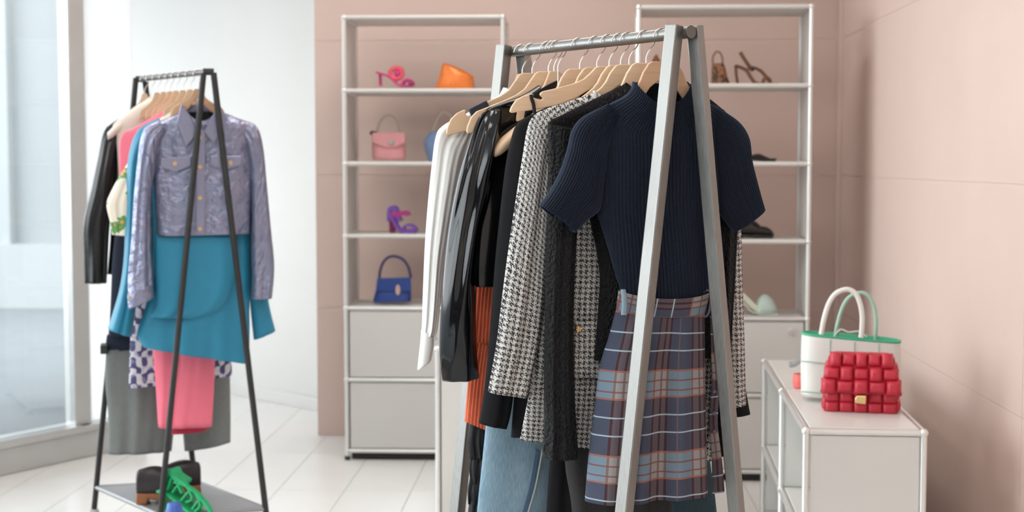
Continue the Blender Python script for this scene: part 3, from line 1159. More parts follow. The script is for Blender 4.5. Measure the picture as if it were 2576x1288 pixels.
loft('sleeve', pl, [
 (1378, 312, 1470, 330, 0.016), (1379, 400, 1462, 410, 0.022), (1377, 520, 1456, 520, 0.024), (1373, 640, 1448, 640, 0.025), (1371, 800, 1442, 800, 0.025), (1369, 960, 1444, 960, 0.026), (1369, 1090, 1450, 1090, 0.027), (1365, 1130, 1454, 1132, 0.029), (1368, 1152, 1452, 1154, 0.024)],
 CRINKLE, g, seg=36, sub=6, fold=folds(2, 0.008, 8), off=-0.016)
loft('sleeve', pl, [
 (1770, 320, 1852, 310, 0.016), (1778, 420, 1856, 420, 0.022), (1784, 560, 1854, 570, 0.023), (1788, 700, 1847, 700, 0.023), (1792, 800, 1841, 800, 0.023), (1796, 920, 1834, 920, 0.022), (1800, 1040, 1828, 1040, 0.022), (1808, 1146, 1826, 1142, 0.020)],
 CRINKLE, g, seg=36, sub=6, fold=folds(2, 0.006, 9))

# --- tweed blazer
pl = HP[2]
g = garment('tweed_blazer', 'black and white houndstooth tweed blazer with brass button on the steel rack', 'blazer', pl)
loft('body', pl, [
 (1497, 232, 1720, 225, 0.030, 0.03), (1440, 252, 1760, 245, 0.030, 0.02), (1385, 272, 1810, 268, 0.026), (1352, 300, 1840, 300, 0.024), (1356, 360, 1830, 360, 0.028), (1368, 480, 1820, 480, 0.028), (1375, 620, 1812, 620, 0.028), (1368, 740, 1810, 740, 0.030),
 (1350, 880, 1810, 880, 0.032), (1328, 1000, 1812, 1000, 0.034), (1307, 1105, 1815, 1160, 0.035)],
 TWEED, g, seg=60, sub=6, fold=folds(1.6, 0.010, 12))
loft('sleeve', pl, [
 (1440, 252, 1480, 300, 0.014), (1378, 272, 1442, 340, 0.020), (1344, 290, 1412, 400, 0.027), (1328, 320, 1396, 450, 0.032), (1316, 390, 1388, 520, 0.034), (1300, 490, 1382, 600, 0.034), (1282, 610, 1374, 690, 0.033), (1264, 745, 1366, 780, 0.033), (1250, 860, 1352, 880, 0.032), (1238, 930, 1338, 945, 0.031), (1228, 985, 1326, 999, 0.030)],
 TWEED, g, seg=44, sub=6, fold=folds(1.3, 0.006, 15), off=-0.012)
loft('sleeve', pl, [
 (1720, 300, 1770, 250, 0.014), (1740, 380, 1830, 290, 0.022), (1760, 470, 1852, 380, 0.030), (1772, 580, 1862, 560, 0.032), (1776, 740, 1867, 740, 0.032), (1778, 880, 1872, 880, 0.031), (1780, 1026, 1876, 1016, 0.030)],
 TWEED, g, seg=44, sub=6, fold=folds(1.3, 0.005, 16))
pk = loft('pocket', pl, [(1446, 808, 1540, 808, 0.003), (1445, 880, 1540, 880, 0.003), (1443, 950, 1540, 952, 0.003)], TWEED, g, seg=16, sub=4, off=-0.044, cap_top=True, cap_bot=True, solid=0, p=12)
u, z = pl.px(1455, 828, -0.05)
bt = ball('button', 0.009, BRASS, g, (u, -0.050, z), (1, 0.6, 1), n=8)
rr = random.Random(4)
for q in range(9):
    a = q * 2.4
    ball('bead', 0.003, BRASS, bt, (0.0062 * math.cos(a) * (q / 9) ** 0.5, -0.0085, 0.0062 * math.sin(a) * (q / 9) ** 0.5), n=6)
u, z = pl.px(1495, 230)
loft('collar_binding', pl, [(1492, 228, 1502, 234, 0.012), (1494, 250, 1506, 255, 0.010)], mat('tweed_fringe', (0.45, 0.43, 0.41), 0.9, var=0.4, vscale=300), g, seg=10, sub=3, off=-0.018, cap_top=True, cap_bot=True, solid=0)

# --- charcoal trousers
pl = HP[3]
g = garment('charcoal_trousers', 'charcoal grey trousers below the tweed blazer', 'trousers', pl)
loft('waist', pl, [(1470, 300, 1650, 298, 0.016), (1462, 420, 1660, 418, 0.020), (1450, 620, 1668, 620, 0.024), (1440, 830, 1670, 830, 0.026)], CHARCOAL, g, seg=30, sub=4)
loft('trouser_leg', pl, [(1436, 815, 1550, 815, 0.024), (1428, 1000, 1548, 1000, 0.026), (1424, 1160, 1548, 1160, 0.027), (1442, 1288, 1556, 1288, 0.027), (1456, 1560, 1560, 1560, 0.026)], CHARCOAL, g, seg=30, sub=5, fold=folds(1.2, 0.005, 21))
loft('trouser_leg', pl, [(1560, 815, 1668, 815, 0.024), (1566, 1000, 1680, 1000, 0.026), (1575, 1288, 1690, 1288, 0.026), (1580, 1560, 1690, 1560, 0.026)], CHARCOAL, g, seg=30, sub=5, fold=folds(1.2, 0.005, 22))

# --- slip dress on the notched hanger
pl = HP[4]
g = garment('slip_dress', 'black satin camisole hanging by thin straps from the notched hanger', 'camisole', pl)
tube_px('strap', pl, [(1336, 238), (1338, 250), (1342, 262), (1347, 300), (1352, 340)], 0.0042, BLACKSATIN, g, off=-0.008, n=8)
tube_px('strap', pl, [(1655, 230), (1652, 262), (1648, 300), (1644, 340)], 0.0042, BLACKSATIN, g, off=-0.008, n=8)
loft('dress', pl, [(1348, 336, 1648, 332, 0.012, 0.03), (1370, 420, 1640, 418, 0.018), (1378, 560, 1630, 560, 0.02), (1372, 760, 1636, 760, 0.022), (1360, 1000, 1650, 1000, 0.024)], BLACKSATIN, g, seg=40, sub=5, fold=folds(2.5, 0.008, 31))

# --- black trousers
pl = HP[5]
g = garment('black_trousers', 'black wide trousers between the light jeans and charcoal trousers', 'trousers', pl)
loft('waist', pl, [(1420, 320, 1600, 318, 0.014), (1410, 600, 1610, 600, 0.018), (1400, 850, 1615, 850, 0.020)], BLACKWOOL, g, seg=30, sub=4)
loft('trouser_leg', pl, [(1396, 835, 1505, 835, 0.020), (1386, 1100, 1510, 1100, 0.022), (1374, 1288, 1510, 1288, 0.022), (1366, 1540, 1500, 1540, 0.022)], BLACKWOOL, g, seg=30, sub=5, fold=folds(1.5, 0.006, 33))
loft('trouser_leg', pl, [(1510, 835, 1612, 835, 0.020), (1516, 1100, 1630, 1100, 0.022), (1520, 1540, 1640, 1540, 0.022)], BLACKWOOL, g, seg=30, sub=5, fold=folds(1.5, 0.006, 34))

# --- black blazer
pl = HP[6]
g = garment('black_blazer', 'long black wool blazer behind the tweed blazer on the steel rack', 'blazer', pl)
loft('body', pl, [
 (1428, 235, 1640, 230, 0.026, 0.03), (1390, 262, 1690, 255, 0.026, 0.02), (1340, 292, 1735, 288, 0.022), (1305, 325, 1770, 320, 0.020), (1318, 420, 1760, 420, 0.022), (1325, 600, 1750, 600, 0.022), (1318, 800, 1755, 800, 0.024), (1296, 1000, 1768, 990, 0.026), (1288, 1100, 1790, 1052, 0.027)],
 BLACKWOOL, g, seg=50, sub=6, fold=folds(1.6, 0.006, 41))
loft('sleeve', pl, [
 (1390, 262, 1420, 310, 0.012), (1340, 286, 1385, 350, 0.018), (1302, 310, 1362, 420, 0.026), (1286, 350, 1350, 470, 0.030), (1272, 420, 1340, 560, 0.032), (1258, 540, 1330, 660, 0.032), (1246, 660, 1318, 760, 0.031), (1236, 790, 1306, 870, 0.030), (1226, 910, 1294, 970, 0.029), (1214, 1010, 1284, 1040, 0.028), (1205, 1064, 1274, 1078, 0.027)],
 BLACKWOOL, g, seg=40, sub=6, fold=folds(1.2, 0.004, 42), off=-0.004)
loft('sleeve', pl, [
 (1690, 330, 1720, 262, 0.012), (1720, 420, 1780, 310, 0.022), (1740, 560, 1808, 500, 0.026), (1765, 740, 1832, 720, 0.026), (1790, 900, 1860, 890, 0.025), (1802, 1000, 1878, 1000, 0.024), (1805, 1052, 1886, 1040, 0.023)],
 BLACKWOOL, g, seg=40, sub=6, fold=folds(1.2, 0.004, 43))

# --- dark denim
pl = HP[7]
g = garment('dark_denim_trousers', 'dark teal denim trousers showing behind the plaid skirt hem', 'trousers', pl)
loft('waist', pl, [(1500, 300, 1660, 298, 0.010), (1510, 560, 1690, 560, 0.013), (1520, 840, 1730, 840, 0.015)], DARKDENIM, g, seg=30, sub=4)
loft('trouser_leg', pl, [(1520, 828, 1626, 828, 0.014), (1530, 1100, 1650, 1100, 0.016), (1540, 1540, 1660, 1540, 0.016)], DARKDENIM, g, seg=30, sub=5)
loft('trouser_leg', pl, [(1636, 828, 1736, 828, 0.014), (1660, 1000, 1768, 1000, 0.016), (1675, 1150, 1785, 1150, 0.016), (1690, 1288, 1803, 1288, 0.016), (1700, 1540, 1820, 1540, 0.016)], DARKDENIM, g, seg=30, sub=5)

# --- light jeans
pl = HP[8]
g = garment('light_jeans', 'light blue washed denim jeans with pale stitched side seam', 'jeans', pl)
loft('waist', pl, [(1330, 300, 1470, 298, 0.008), (1300, 500, 1500, 500, 0.012), (1262, 800, 1510, 800, 0.014), (1236, 955, 1520, 955, 0.015)], JEANS, g, seg=30, sub=4)
loft('trouser_leg', pl, [(1240, 930, 1412, 940, 0.018), (1224, 1050, 1396, 1050, 0.022), (1219, 1100, 1388, 1110, 0.023), (1211, 1180, 1388, 1180, 0.025), (1200, 1290, 1380, 1290, 0.026), (1184, 1540, 1340, 1540, 0.026)], JEANS, g, seg=40, sub=6, fold=folds(1.0, 0.0015, 51), p=2.4)
loft('trouser_leg', pl, [(1420, 930, 1522, 930, 0.014), (1420, 1200, 1540, 1200, 0.015), (1410, 1540, 1540, 1540, 0.015)], JEANS, g, seg=30, sub=5)
sm = tube_px('side_seam', pl, [(1365, 1128), (1358, 1170), (1346, 1230), (1328, 1292), (1290, 1420)], 0.0020, THREAD, g, off=-0.0262, n=6)
ribbon('seam_fold', pl, [(1352, 1132), (1346, 1172), (1335, 1230), (1318, 1292), (1282, 1420)], 0.011, 0.004, STITCH, g, off=-0.0255)

# --- black vinyl coat
pl = HP[9]
g = garment('vinyl_coat', 'glossy black vinyl coat with gathered sleeves beside the white shirt', 'coat', pl)
def vfold(k, amp, seed):
    r = random.Random(seed + 100)
    ph = [r.uniform(0, 6.28) for _ in range(5)]
    cr = [(-0.75 + 0.5 * q + r.uniform(-0.15, 0.15), r.uniform(0.13, 0.28), r.choice((-1, 1)) * r.uniform(0.5, 1), r.uniform(0, 6)) for q in range(4)]
    def fn(fx, v):
        s = amp * math.sin(k * 3.14 * fx + ph[0] + 1.2 * v)
        for cc, w, a_, q in cr:
            s += 0.011 * a_ * math.exp(-((fx - cc - 0.16 * math.sin(4 * v + q)) / w) ** 2) * min(1, v * 5) * (0.6 + 0.4 * math.sin(6 * v + q))
        s += 0.0028 * math.sin(17 * v + 5 * fx + ph[1]) * math.sin(3 * fx + ph[2])
        return s
    return fn
loft('body', pl, [
 (1352, 214, 1520, 210, 0.026, 0.03), (1310, 240, 1560, 236, 0.026, 0.02), (1250, 262, 1610, 260, 0.024), (1214, 280, 1648, 278, 0.020), (1206, 330, 1640, 330, 0.022), (1198, 420, 1630, 420, 0.024), (1192, 520, 1620, 520, 0.025), (1190, 640, 1612, 640, 0.026), (1196, 722, 1610, 722, 0.027)],
 VINYL, g, seg=110, sub=10, fold=vfold(1.6, 0.006, 61))
loft('sleeve', pl, [
 (1222, 278, 1262, 276, 0.014), (1202, 300, 1258, 340, 0.024), (1176, 370, 1246, 420, 0.032), (1152, 450, 1232, 500, 0.036), (1131, 560, 1212, 580, 0.038), (1117, 680, 1200, 690, 0.038), (1109, 800, 1198, 800, 0.037), (1107, 890, 1200, 880, 0.036), (1114, 959, 1206, 950, 0.030)],
 VINYL, g, seg=80, sub=10, fold=vfold(0.9, 0.007, 63), off=-0.020)
loft('sleeve', pl, [
 (1600, 282, 1640, 276, 0.014), (1610, 380, 1668, 360, 0.024), (1620, 560, 1690, 550, 0.026), (1630, 940, 1700, 930, 0.026)],
 VINYL, g, seg=40, sub=8, fold=vfold(1.6, 0.008, 65))
lp = [pl.px(*q, -0.03) for q in ((1406, 200), (1396, 222), (1382, 250), (1338, 246), (1318, 268), (1345, 232), (1380, 212))]
prism('lapel', lp, -0.034, -0.028, BLACKSATIN, g, bev=0.002)
lp = [pl.px(*q, -0.03) for q in ((1322, 262), (1345, 262), (1352, 300), (1330, 330), (1310, 336))]
prism('lapel', lp, -0.040, -0.034, VINYL, g, bev=0.002)

# --- orange pleated dress
pl = HP[10]
g = garment('pleated_dress', 'rust orange pleated skirt with two tiers behind the black blazer', 'skirt', pl)
def pleats(fx, v):
    return 0.009 * ((fx * 11 + 0.5 * v) % 1.0)
loft('upper_tier', pl, [(1250, 300, 1400, 298, 0.010), (1216, 560, 1390, 560, 0.013), (1197, 725, 1380, 725, 0.016), (1188, 860, 1370, 875, 0.020)], ORANGE, g, seg=260, sub=6, fold=pleats, p=4)
loft('lower_tier', pl, [(1192, 840, 1366, 850, 0.014), (1178, 950, 1356, 965, 0.018), (1169, 1060, 1345, 1128, 0.022)], ORANGE, g, seg=260, sub=6, fold=pleats, p=4)
for sx in (-1, 1):
    uz = pl.px(1212, 272, 0)
    us = uz[0] * (1 if sx < 0 else -1)
    w = sweep('navy_strap', [(us - 0.022, 0, -0.172), (us + 0.022, 0, -0.150)] if sx < 0 else [(us - 0.022, 0, -0.150), (us + 0.022, 0, -0.172)], (0.026, 0.0095), mat('navy_ribbon', (0.018, 0.024, 0.038), 0.7, var=0.1), g, ref=(0, 1, 0))
    bevel(w, 0.002)

# --- black ruffled skirt
g = garment('ruffled_skirt', 'black tiered ruffle skirt hanging below the orange pleats', 'skirt', Plane(HP[10].o + BARD * 0.012, HA))
pl2 = Plane(HP[10].o + BARD * 0.012, HA)
yy = [300, 1075, 1148, 1210, 1262, 1330, 1420, 1520]
loft('lining', pl2, [(1270, 300, 1400, 300, 0.006), (1200, 800, 1380, 800, 0.008), (1188, 1100, 1360, 1100, 0.010), (1190, 1500, 1350, 1500, 0.012)], BLACKSATIN, g, seg=20, sub=4)
for i in range(1, 7):
    y0, y1 = yy[i] - 14, yy[i + 1] + 6
    loft('ruffle', pl2, [(1186 - (i % 2) * 3, y0, 1352, y0, 0.010), (1180 - (i % 2) * 4, (y0 + y1) / 2, 1356, (y0 + y1) / 2, 0.018), (1177 + (i % 3) * 3, y1, 1360, y1, 0.016)],
         BLACKSATIN, g, seg=60, sub=5, fold=folds(9, 0.007, 70 + i, grow=0.9))

# --- white shirt
pl = HP[11]
g = garment('white_shirt', 'crisp white cotton shirt at the back end of the steel rack', 'shirt', pl)
loft('body', pl, [
 (1258, 238, 1395, 232, 0.024, 0.02), (1215, 264, 1430, 258, 0.024, 0.02), (1150, 298, 1475, 292, 0.020), (1110, 326, 1510, 322, 0.018), (1118, 400, 1505, 400, 0.022), (1128, 500, 1500, 500, 0.023), (1134, 600, 1496, 600, 0.024), (1140, 700, 1490, 700, 0.024)],
 WHITECOT, g, seg=60, sub=7, fold=folds(3, 0.009, 81, grow=0.5))
loft('sleeve', pl, [
 (1150, 296, 1186, 340, 0.012), (1112, 318, 1166, 400, 0.022), (1096, 345, 1156, 450, 0.029), (1086, 420, 1144, 520, 0.032), (1076, 520, 1130, 600, 0.032), (1069, 620, 1116, 680, 0.031), (1064, 740, 1108, 760, 0.030), (1062, 810, 1100, 830, 0.026), (1060, 838, 1092, 850, 0.023)],
 WHITECOT, g, seg=40, sub=7, fold=folds(1.8, 0.007, 83, grow=0.3), off=-0.010)
cf = loft('cuff', pl, [(1060, 830, 1092, 846, 0.024), (1057, 868, 1090, 872, 0.024), (1050, 930, 1084, 905, 0.022)], WHITECOT, g, seg=24, sub=5, off=-0.010)
u, z = pl.px(1096, 852, -0.03)
disc('cuff_button', 0.005, 0.003, WHITECOT, cf, (u, -0.03, z), n=12)
loft('sleeve', pl, [(1470, 300, 1500, 296, 0.012), (1490, 420, 1535, 420, 0.022), (1500, 820, 1540, 820, 0.022)], WHITECOT, g, seg=30, sub=5)
loft('collar', pl, [(1266, 220, 1386, 215, 0.030, 0.018), (1258, 236, 1392, 232, 0.033, 0.020), (1246, 254, 1402, 250, 0.030, 0.024)], WHITECOT, g, seg=40, sub=4)

# ------------------------------------------------------------------ black rack on the left
LB1 = P(352, 199, 5.695)
LBZ = LB1.z
LB1 = Vector((LB1.x, LB1.y, LBZ))
r_ = ray(525, 186)
LB0 = P(525, 186, 5.24)
LB0 = Vector((LB0.x, LB0.y, LBZ))
A_LEFT = 15.0
lbase = Vector(((LB0.x + LB1.x) / 2, (LB0.y + LB1.y) / 2, 0))
rack2 = thing('clothes_rack', 'black metal clothes rack with shoe tray holding the lilac jacket', 'clothes rack', lbase, 0.0, 'clothes racks')
rl = lambda p: Vector(p) - lbase
plLF = Plane(LB0, A_LEFT)
plLB = Plane(LB1, A_LEFT)
PLATE = 0.15
feet = []
for pln, legs in ((plLF, (((512, 184), (404, 1288)), ((537, 183), (669, 1288)))), (plLB, (((342, 196), (240, 1248)), ((365, 206), (491, 1210))))):
    for top, bot in legs:
        a, b = leg_line(pln, top, bot, 0.0)
        t = (a.z - 0.07) / (a.z - b.z)
        e = a + (b - a) * t
        sweep('leg', [rl(a), rl(e)], 0.0115, BLACKMETAL, rack2, n=10)
        tt = (a.z - PLATE) / (a.z - b.z)
        feet.append(a + (b - a) * tt)
        w = sweep('castor', [rl(e) + Vector((-0.012, 0, -0.033)), rl(e) + Vector((0.012, 0, -0.033))], 0.033, mat('castor_rubber', (0.5, 0.49, 0.47), 0.5, var=0.1), rack2, n=16)
        sweep('castor_fork', [rl(e) + Vector((0, 0, 0.02)), rl(e) + Vector((0, 0.012, -0.02))], 0.007, CHROME, rack2, n=8)
sweep('hanging_bar', [rl(LB0), rl(LB1)], 0.0105, mat('grey_painted_bar', (0.10, 0.095, 0.09), 0.4, var=0.1), rack2, n=14)
for pln, xs_ in ((plLF, ((511, 190), (538, 188))), (plLB, ((341, 202), (367, 208)))):
    q = [pln.px(*e) for e in xs_]
    sweep('top_bracket', [rl(pln.o + pln.u * q[0][0] + Vector((0, 0, 0))), rl(pln.o + pln.u * q[1][0])], 0.0125, BLACKMETAL, rack2, n=10)
v = []
fq = [feet[0], feet[1], feet[3], feet[2]]
cx = sum((f.x for f in fq)) / 4
cy = sum((f.y for f in fq)) / 4
for dz in (0, 0.012):
    for f in fq:
        v.append(rl(Vector((cx + (f.x - cx) * 1.02, cy + (f.y - cy) * 1.02, PLATE + dz))))
TRAYM = mat('grey_steel_tray', (0.30, 0.305, 0.315), 0.45, 0.3, var=0.05)
bevel(mesh_obj('shoe_tray', v, [(0, 1, 2, 3), (7, 6, 5, 4)] + [(i, (i + 1) % 4, 4 + (i + 1) % 4, 4 + i) for i in range(4)], TRAYM, rack2), 0.002)
for i in range(4):
    a, b = fq[i], fq[(i + 1) % 4]
    sweep('tray_rim', [rl(Vector((a.x, a.y, PLATE + 0.006))), rl(Vector((b.x, b.y, PLATE + 0.006)))], 0.009, TRAYM, rack2, n=8)

LA = 15.0
GL = 'clothes on the black rack'
GHL = 'hangers on the black rack'
LT = [0.15, 0.26, 0.36, 0.46, 0.55, 0.64, 0.74, 0.84, 0.93]
LP = [Plane(LB0.lerp(LB1, t), LA) for t in LT]
lab = ['tan wooden hanger inside the lilac metallic jacket', 'wooden hanger inside the teal blouse', 'wooden hanger inside the cream leaf-print blouse', 'wooden hanger carrying the pink blouse',
       'wooden hanger carrying the navy and white printed skirt', 'wooden hanger carrying the dark navy trousers', 'wooden hanger carrying the grey flannel trousers', 'cream padded hanger with rounded end on the black rack', 'wooden hanger inside the black leather jacket']
for i, pln in enumerate(LP):
    if i == 7:
        hanger(lab[i], pln, CREAM, GHL, hl=0.165, style='thick', barr=0.0105, drop=(0.085, 0.14))
    else:
        hanger(lab[i], pln, WOODR if i == 0 else WOOD, GHL, hl=[0.099, 0.075, 0.075, 0.075, 0.07, 0.07, 0.07, 0, 0.07][i], notch=False, barr=0.0105)

def lgar(name, label, cat, pln):
    return thing(name, label, cat, pln.o, pln.a, GL)

# lilac metallic jacket
pl = LP[0]
g = lgar('metallic_jacket', 'lilac blue metallic cropped jacket with pockets at the front of the black rack', 'jacket', pl)
loft('body', pl, [(452, 282, 556, 280, 0.045, 0.036), (420, 298, 590, 294, 0.05, 0.03), (380, 320, 640, 318, 0.045), (382, 380, 636, 375, 0.036), (388, 470, 632, 465, 0.042), (392, 540, 630, 535, 0.042), (396, 594, 628, 588, 0.042)], FOIL, g, seg=60, sub=7, fold=folds(1.6, 0.008, 91))
loft('sleeve', pl, [(400, 302, 420, 330, 0.02), (368, 318, 400, 370, 0.04), (353, 350, 390, 430, 0.036), (345, 410, 382, 480, 0.036), (336, 500, 380, 540, 0.036), (330, 600, 380, 615, 0.036), (322, 690, 384, 680, 0.034), (321, 735, 386, 722, 0.047)], FOIL, g, seg=40, sub=7, fold=folds(1.4, 0.008, 92), off=-0.02)
cf = loft('cuff', pl, [(322, 728, 385, 716, 0.048), (320, 750, 387, 735, 0.048), (322, 778, 388, 748, 0.044)], FOIL, g, seg=30, sub=4, off=-0.02)
loft('sleeve', pl, [(600, 330, 612, 302, 0.02), (622, 380, 646, 318, 0.04), (630, 450, 662, 370, 0.034), (632, 540, 672, 470, 0.036), (632, 640, 682, 580, 0.036), (634, 700, 690, 670, 0.034), (632, 752, 684, 750, 0.045)], FOIL, g, seg=40, sub=7, fold=folds(1.4, 0.007, 93), off=0.0)
DKIN = mat('dark_jacket_lining', (0.012, 0.012, 0.014), 0.8, var=0.1)
loft('lining', pl, [(464, 283, 548, 281, 0.024, 0.03), (462, 310, 552, 308, 0.03, 0.02), (466, 380, 548, 380, 0.02)], DKIN, g, seg=24, sub=4, off=0.0, solid=0)
prism('neck_lining', [pl.px(*q, 0.03) for q in ((466, 290), (506, 286), (550, 288), (552, 330), (506, 350), (468, 332))], 0.026, 0.032, DKIN, g, bev=0.002)
for side in (0, 1):
    qs = ((456, 262), (478, 290), (497, 334), (468, 372), (444, 312)) if side == 0 else ((552, 262), (536, 290), (510, 330), (540, 362), (570, 300))
    poly = [pl.px(*q, -0.042) for q in qs]
    prism('collar_point', poly, -0.052, -0.042, FOIL, g, bev=0.003)
loft('collar_stand', pl, [(458, 262, 552, 262, 0.035, 0.062), (452, 285, 556, 283, 0.04, 0.062)], FOIL, g, seg=24, sub=4)
for side in (0, 1):
    qs = ((404, 398), (480, 394), (480, 418), (442, 432), (404, 420)) if side == 0 else ((528, 392), (606, 392), (606, 414), (566, 428), (528, 414))
    poly = [pl.px(*q, -0.045) for q in qs]
    pf = prism('pocket_flap', poly, -0.052, -0.042, FOIL, g, bev=0.002)
    bx = (440, 412) if side == 0 else (580, 410)
    u, z = pl.px(*bx, -0.055)
    disc('pocket_button', 0.008, 0.005, BRASS, pf, (u, -0.056, z), n=14, bev=0.001)
pk = [pl.px(*q, -0.042) for q in ((494, 330), (516, 330), (514, 588), (492, 588))]
prism('button_placket', pk, -0.050, -0.040, FOIL, g, bev=0.002)
for yy in (346, 420, 498, 576):
    u, z = pl.px(503, yy, -0.055)
    disc('button', 0.008, 0.005, BRASS, g, (u, -0.055, z), n=14, bev=0.001)
u, z = pl.px(327, 748, -0.055)
disc('cuff_button', 0.007, 0.005, BRASS, cf, (u, -0.055, z), n=12)

# teal blouse
pl = LP[1]
g = lgar('teal_blouse', 'long teal blouse with draped hem behind the lilac jacket', 'blouse', pl)
loft('body', pl, [(440, 300, 572, 298, 0.03, 0.03), (410, 306, 596, 304, 0.04), (360, 325, 640, 322, 0.04), (372, 420, 636, 420, 0.045), (382, 560, 630, 560, 0.05), (376, 680, 630, 680, 0.05), (366, 770, 628, 770, 0.055), (345, 838, 628, 850, 0.06), (360, 872, 626, 914, 0.06)], TEAL, g, seg=80, sub=7, fold=folds(2.4, 0.012, 101, grow=0.8))
loft('drape', pl, [(392, 590, 592, 590, 0.02), (392, 680, 590, 690, 0.024), (394, 760, 560, 770, 0.026), (380, 798, 500, 800, 0.022)], TEAL, g, seg=40, sub=6, fold=folds(1.8, 0.008, 102), off=-0.055)
loft('sleeve', pl, [(400, 298, 420, 330, 0.02), (348, 330, 386, 380, 0.035), (324, 400, 368, 430, 0.04), (318, 520, 360, 540, 0.042), (314, 640, 356, 650, 0.045), (304, 720, 346, 735, 0.05), (288, 780, 336, 800, 0.055), (273, 826, 330, 846, 0.055)], TEAL, g, seg=40, sub=6, fold=folds(1.6, 0.01, 103), off=0.02)
loft('sleeve', pl, [(620, 340, 640, 318, 0.02), (628, 480, 662, 440, 0.035), (630, 640, 668, 640, 0.04), (630, 750, 672, 748, 0.04), (640, 854, 691, 832, 0.035)], TEAL, g, seg=40, sub=6, fold=folds(1.2, 0.006, 104), off=0.02)

# cream leaf-print blouse
pl = LP[2]
g = lgar('leaf_print_blouse', 'cream blouse with green leaf print and puffed sleeve', 'blouse', pl)
loft('body', pl, [(448, 270, 540, 268, 0.03), (400, 300, 580, 298, 0.03), (345, 350, 600, 345, 0.03), (340, 450, 596, 450, 0.03), (345, 640, 590, 640, 0.03)], FLORAL, g, seg=40, sub=5, fold=folds(1.6, 0.006, 111))
loft('sleeve', pl, [(352, 345, 372, 360, 0.016), (330, 395, 362, 400, 0.028), (302, 440, 356, 450, 0.04), (278, 485, 352, 490, 0.05), (268, 515, 350, 520, 0.052), (276, 555, 345, 560, 0.045), (279, 574, 338, 580, 0.034), (282, 590, 334, 594, 0.034)], FLORAL, g, seg=40, sub=6, fold=folds(2.0, 0.008, 112), off=0.0)

# pink top and trousers
pl = LP[3]
g = lgar('pink_blouse', 'hot pink blouse between the leaf-print blouse and black jacket', 'blouse', pl)
loft('body', pl, [(436, 262, 520, 260, 0.03), (400, 285, 560, 283, 0.03), (338, 322, 580, 320, 0.026), (306, 340, 590, 340, 0.022), (300, 400, 585, 400, 0.022), (308, 520, 575, 520, 0.024), (330, 640, 565, 640, 0.024)], PINKC, g, seg=40, sub=5, fold=folds(1.6, 0.006, 121))
g = lgar('pink_trousers', 'hot pink trousers with crimson lining below the teal blouse', 'trousers', pl)
loft('waist', pl, [(392, 620, 536, 618, 0.03), (386, 760, 540, 760, 0.034), (382, 860, 542, 860, 0.034)], PINKC, g, seg=30, sub=4, solid=0)
loft('trouser_leg', pl, [(382, 850, 470, 850, 0.032), (386, 900, 468, 900, 0.034), (392, 980, 462, 985, 0.034), (398, 1074, 440, 1078, 0.032)], PINKC, g, seg=30, sub=5, fold=folds(1.2, 0.006, 123))
loft('trouser_leg', pl, [(452, 850, 542, 850, 0.032), (448, 900, 541, 900, 0.034), (440, 980, 538, 985, 0.036), (430, 1076, 533, 1072, 0.036)], PINKC, g, seg=30, sub=5, fold=folds(1.2, 0.006, 124), off=-0.01)
loft('hem_lining', pl, [(440, 1058, 528, 1058, 0.028), (438, 1075, 524, 1072, 0.028), (430, 1092, 516, 1082, 0.028)], REDC, g, seg=24, sub=4, off=0.006)

# printed skirt
pl = LP[4]
g = lgar('printed_skirt', 'navy and white printed skirt behind the pink trousers', 'skirt', pl)
loft('skirt', pl, [(360, 560, 545, 560, 0.03), (340, 720, 566, 715, 0.034), (328, 850, 578, 838, 0.04), (324, 976, 584, 944, 0.042)], IKAT, g, seg=50, sub=6, fold=folds(2, 0.008, 131))

# dark navy trousers
pl = LP[5]
g = lgar('navy_trousers', 'dark navy trousers hanging beside the black leather jacket', 'trousers', pl)
loft('waist', pl, [(320, 420, 470, 418, 0.02), (300, 540, 480, 538, 0.024)], NAVYTR, g, seg=24, sub=4)
loft('trouser_leg', pl, [(298, 530, 384, 530, 0.022), (284, 640, 378, 640, 0.026), (278, 760, 372, 758, 0.026), (274, 846, 366, 842, 0.026)], NAVYTR, g, seg=30, sub=5)
loft('trouser_leg', pl, [(392, 530, 480, 530, 0.022), (396, 680, 486, 680, 0.026), (400, 842, 488, 838, 0.026)], NAVYTR, g, seg=30, sub=5)

# grey trousers with dark waistband
pl = LP[6]
g = lgar('grey_trousers', 'wide grey flannel trousers with navy waistband low on the black rack', 'trousers', pl)
loft('waistband', pl, [(269, 842, 560, 818, 0.032), (266, 862, 566, 838, 0.034), (268, 884, 570, 858, 0.034)], NAVYTR, g, seg=30, sub=4)
loft('trouser_leg', pl, [(267, 880, 440, 868, 0.03), (264, 950, 446, 940, 0.034), (272, 1050, 440, 1045, 0.038), (272, 1142, 432, 1134, 0.04)], GREYWOOL, g, seg=40, sub=6, fold=folds(1.6, 0.012, 141))
loft('trouser_leg', pl, [(430, 868, 572, 858, 0.03), (440, 950, 578, 940, 0.034), (456, 1050, 580, 1035, 0.038), (464, 1134, 580, 1112, 0.04)], GREYWOOL, g, seg=40, sub=6, fold=folds(1.4, 0.008, 142), off=0.01)
ch = thing('clip_hanger', 'black clip hanger gripping the grey trousers waistband', 'hanger', pl.o, pl.a, GHL)
a, b = pl.px(258, 882), pl.px(566, 850)
sweep('clip_rail', [(a[0], 0, a[1] + 0.012), (b[0], 0, b[1] + 0.012)], 0.006, BLACKMETAL, ch, n=8)
sweep('hook', [(0, 0, -0.10), (0, 0, (a[1] + b[1]) / 2 + 0.012)], 0.003, WIRE, ch, n=8)
for q in ((262, 880), (548, 852)):
    u, z = pl.px(*q)
    box('clip', u - 0.014, u + 0.014, -0.045, 0.045, z - 0.012, z + 0.022, BLACKMETAL, ch, bev=0.004)

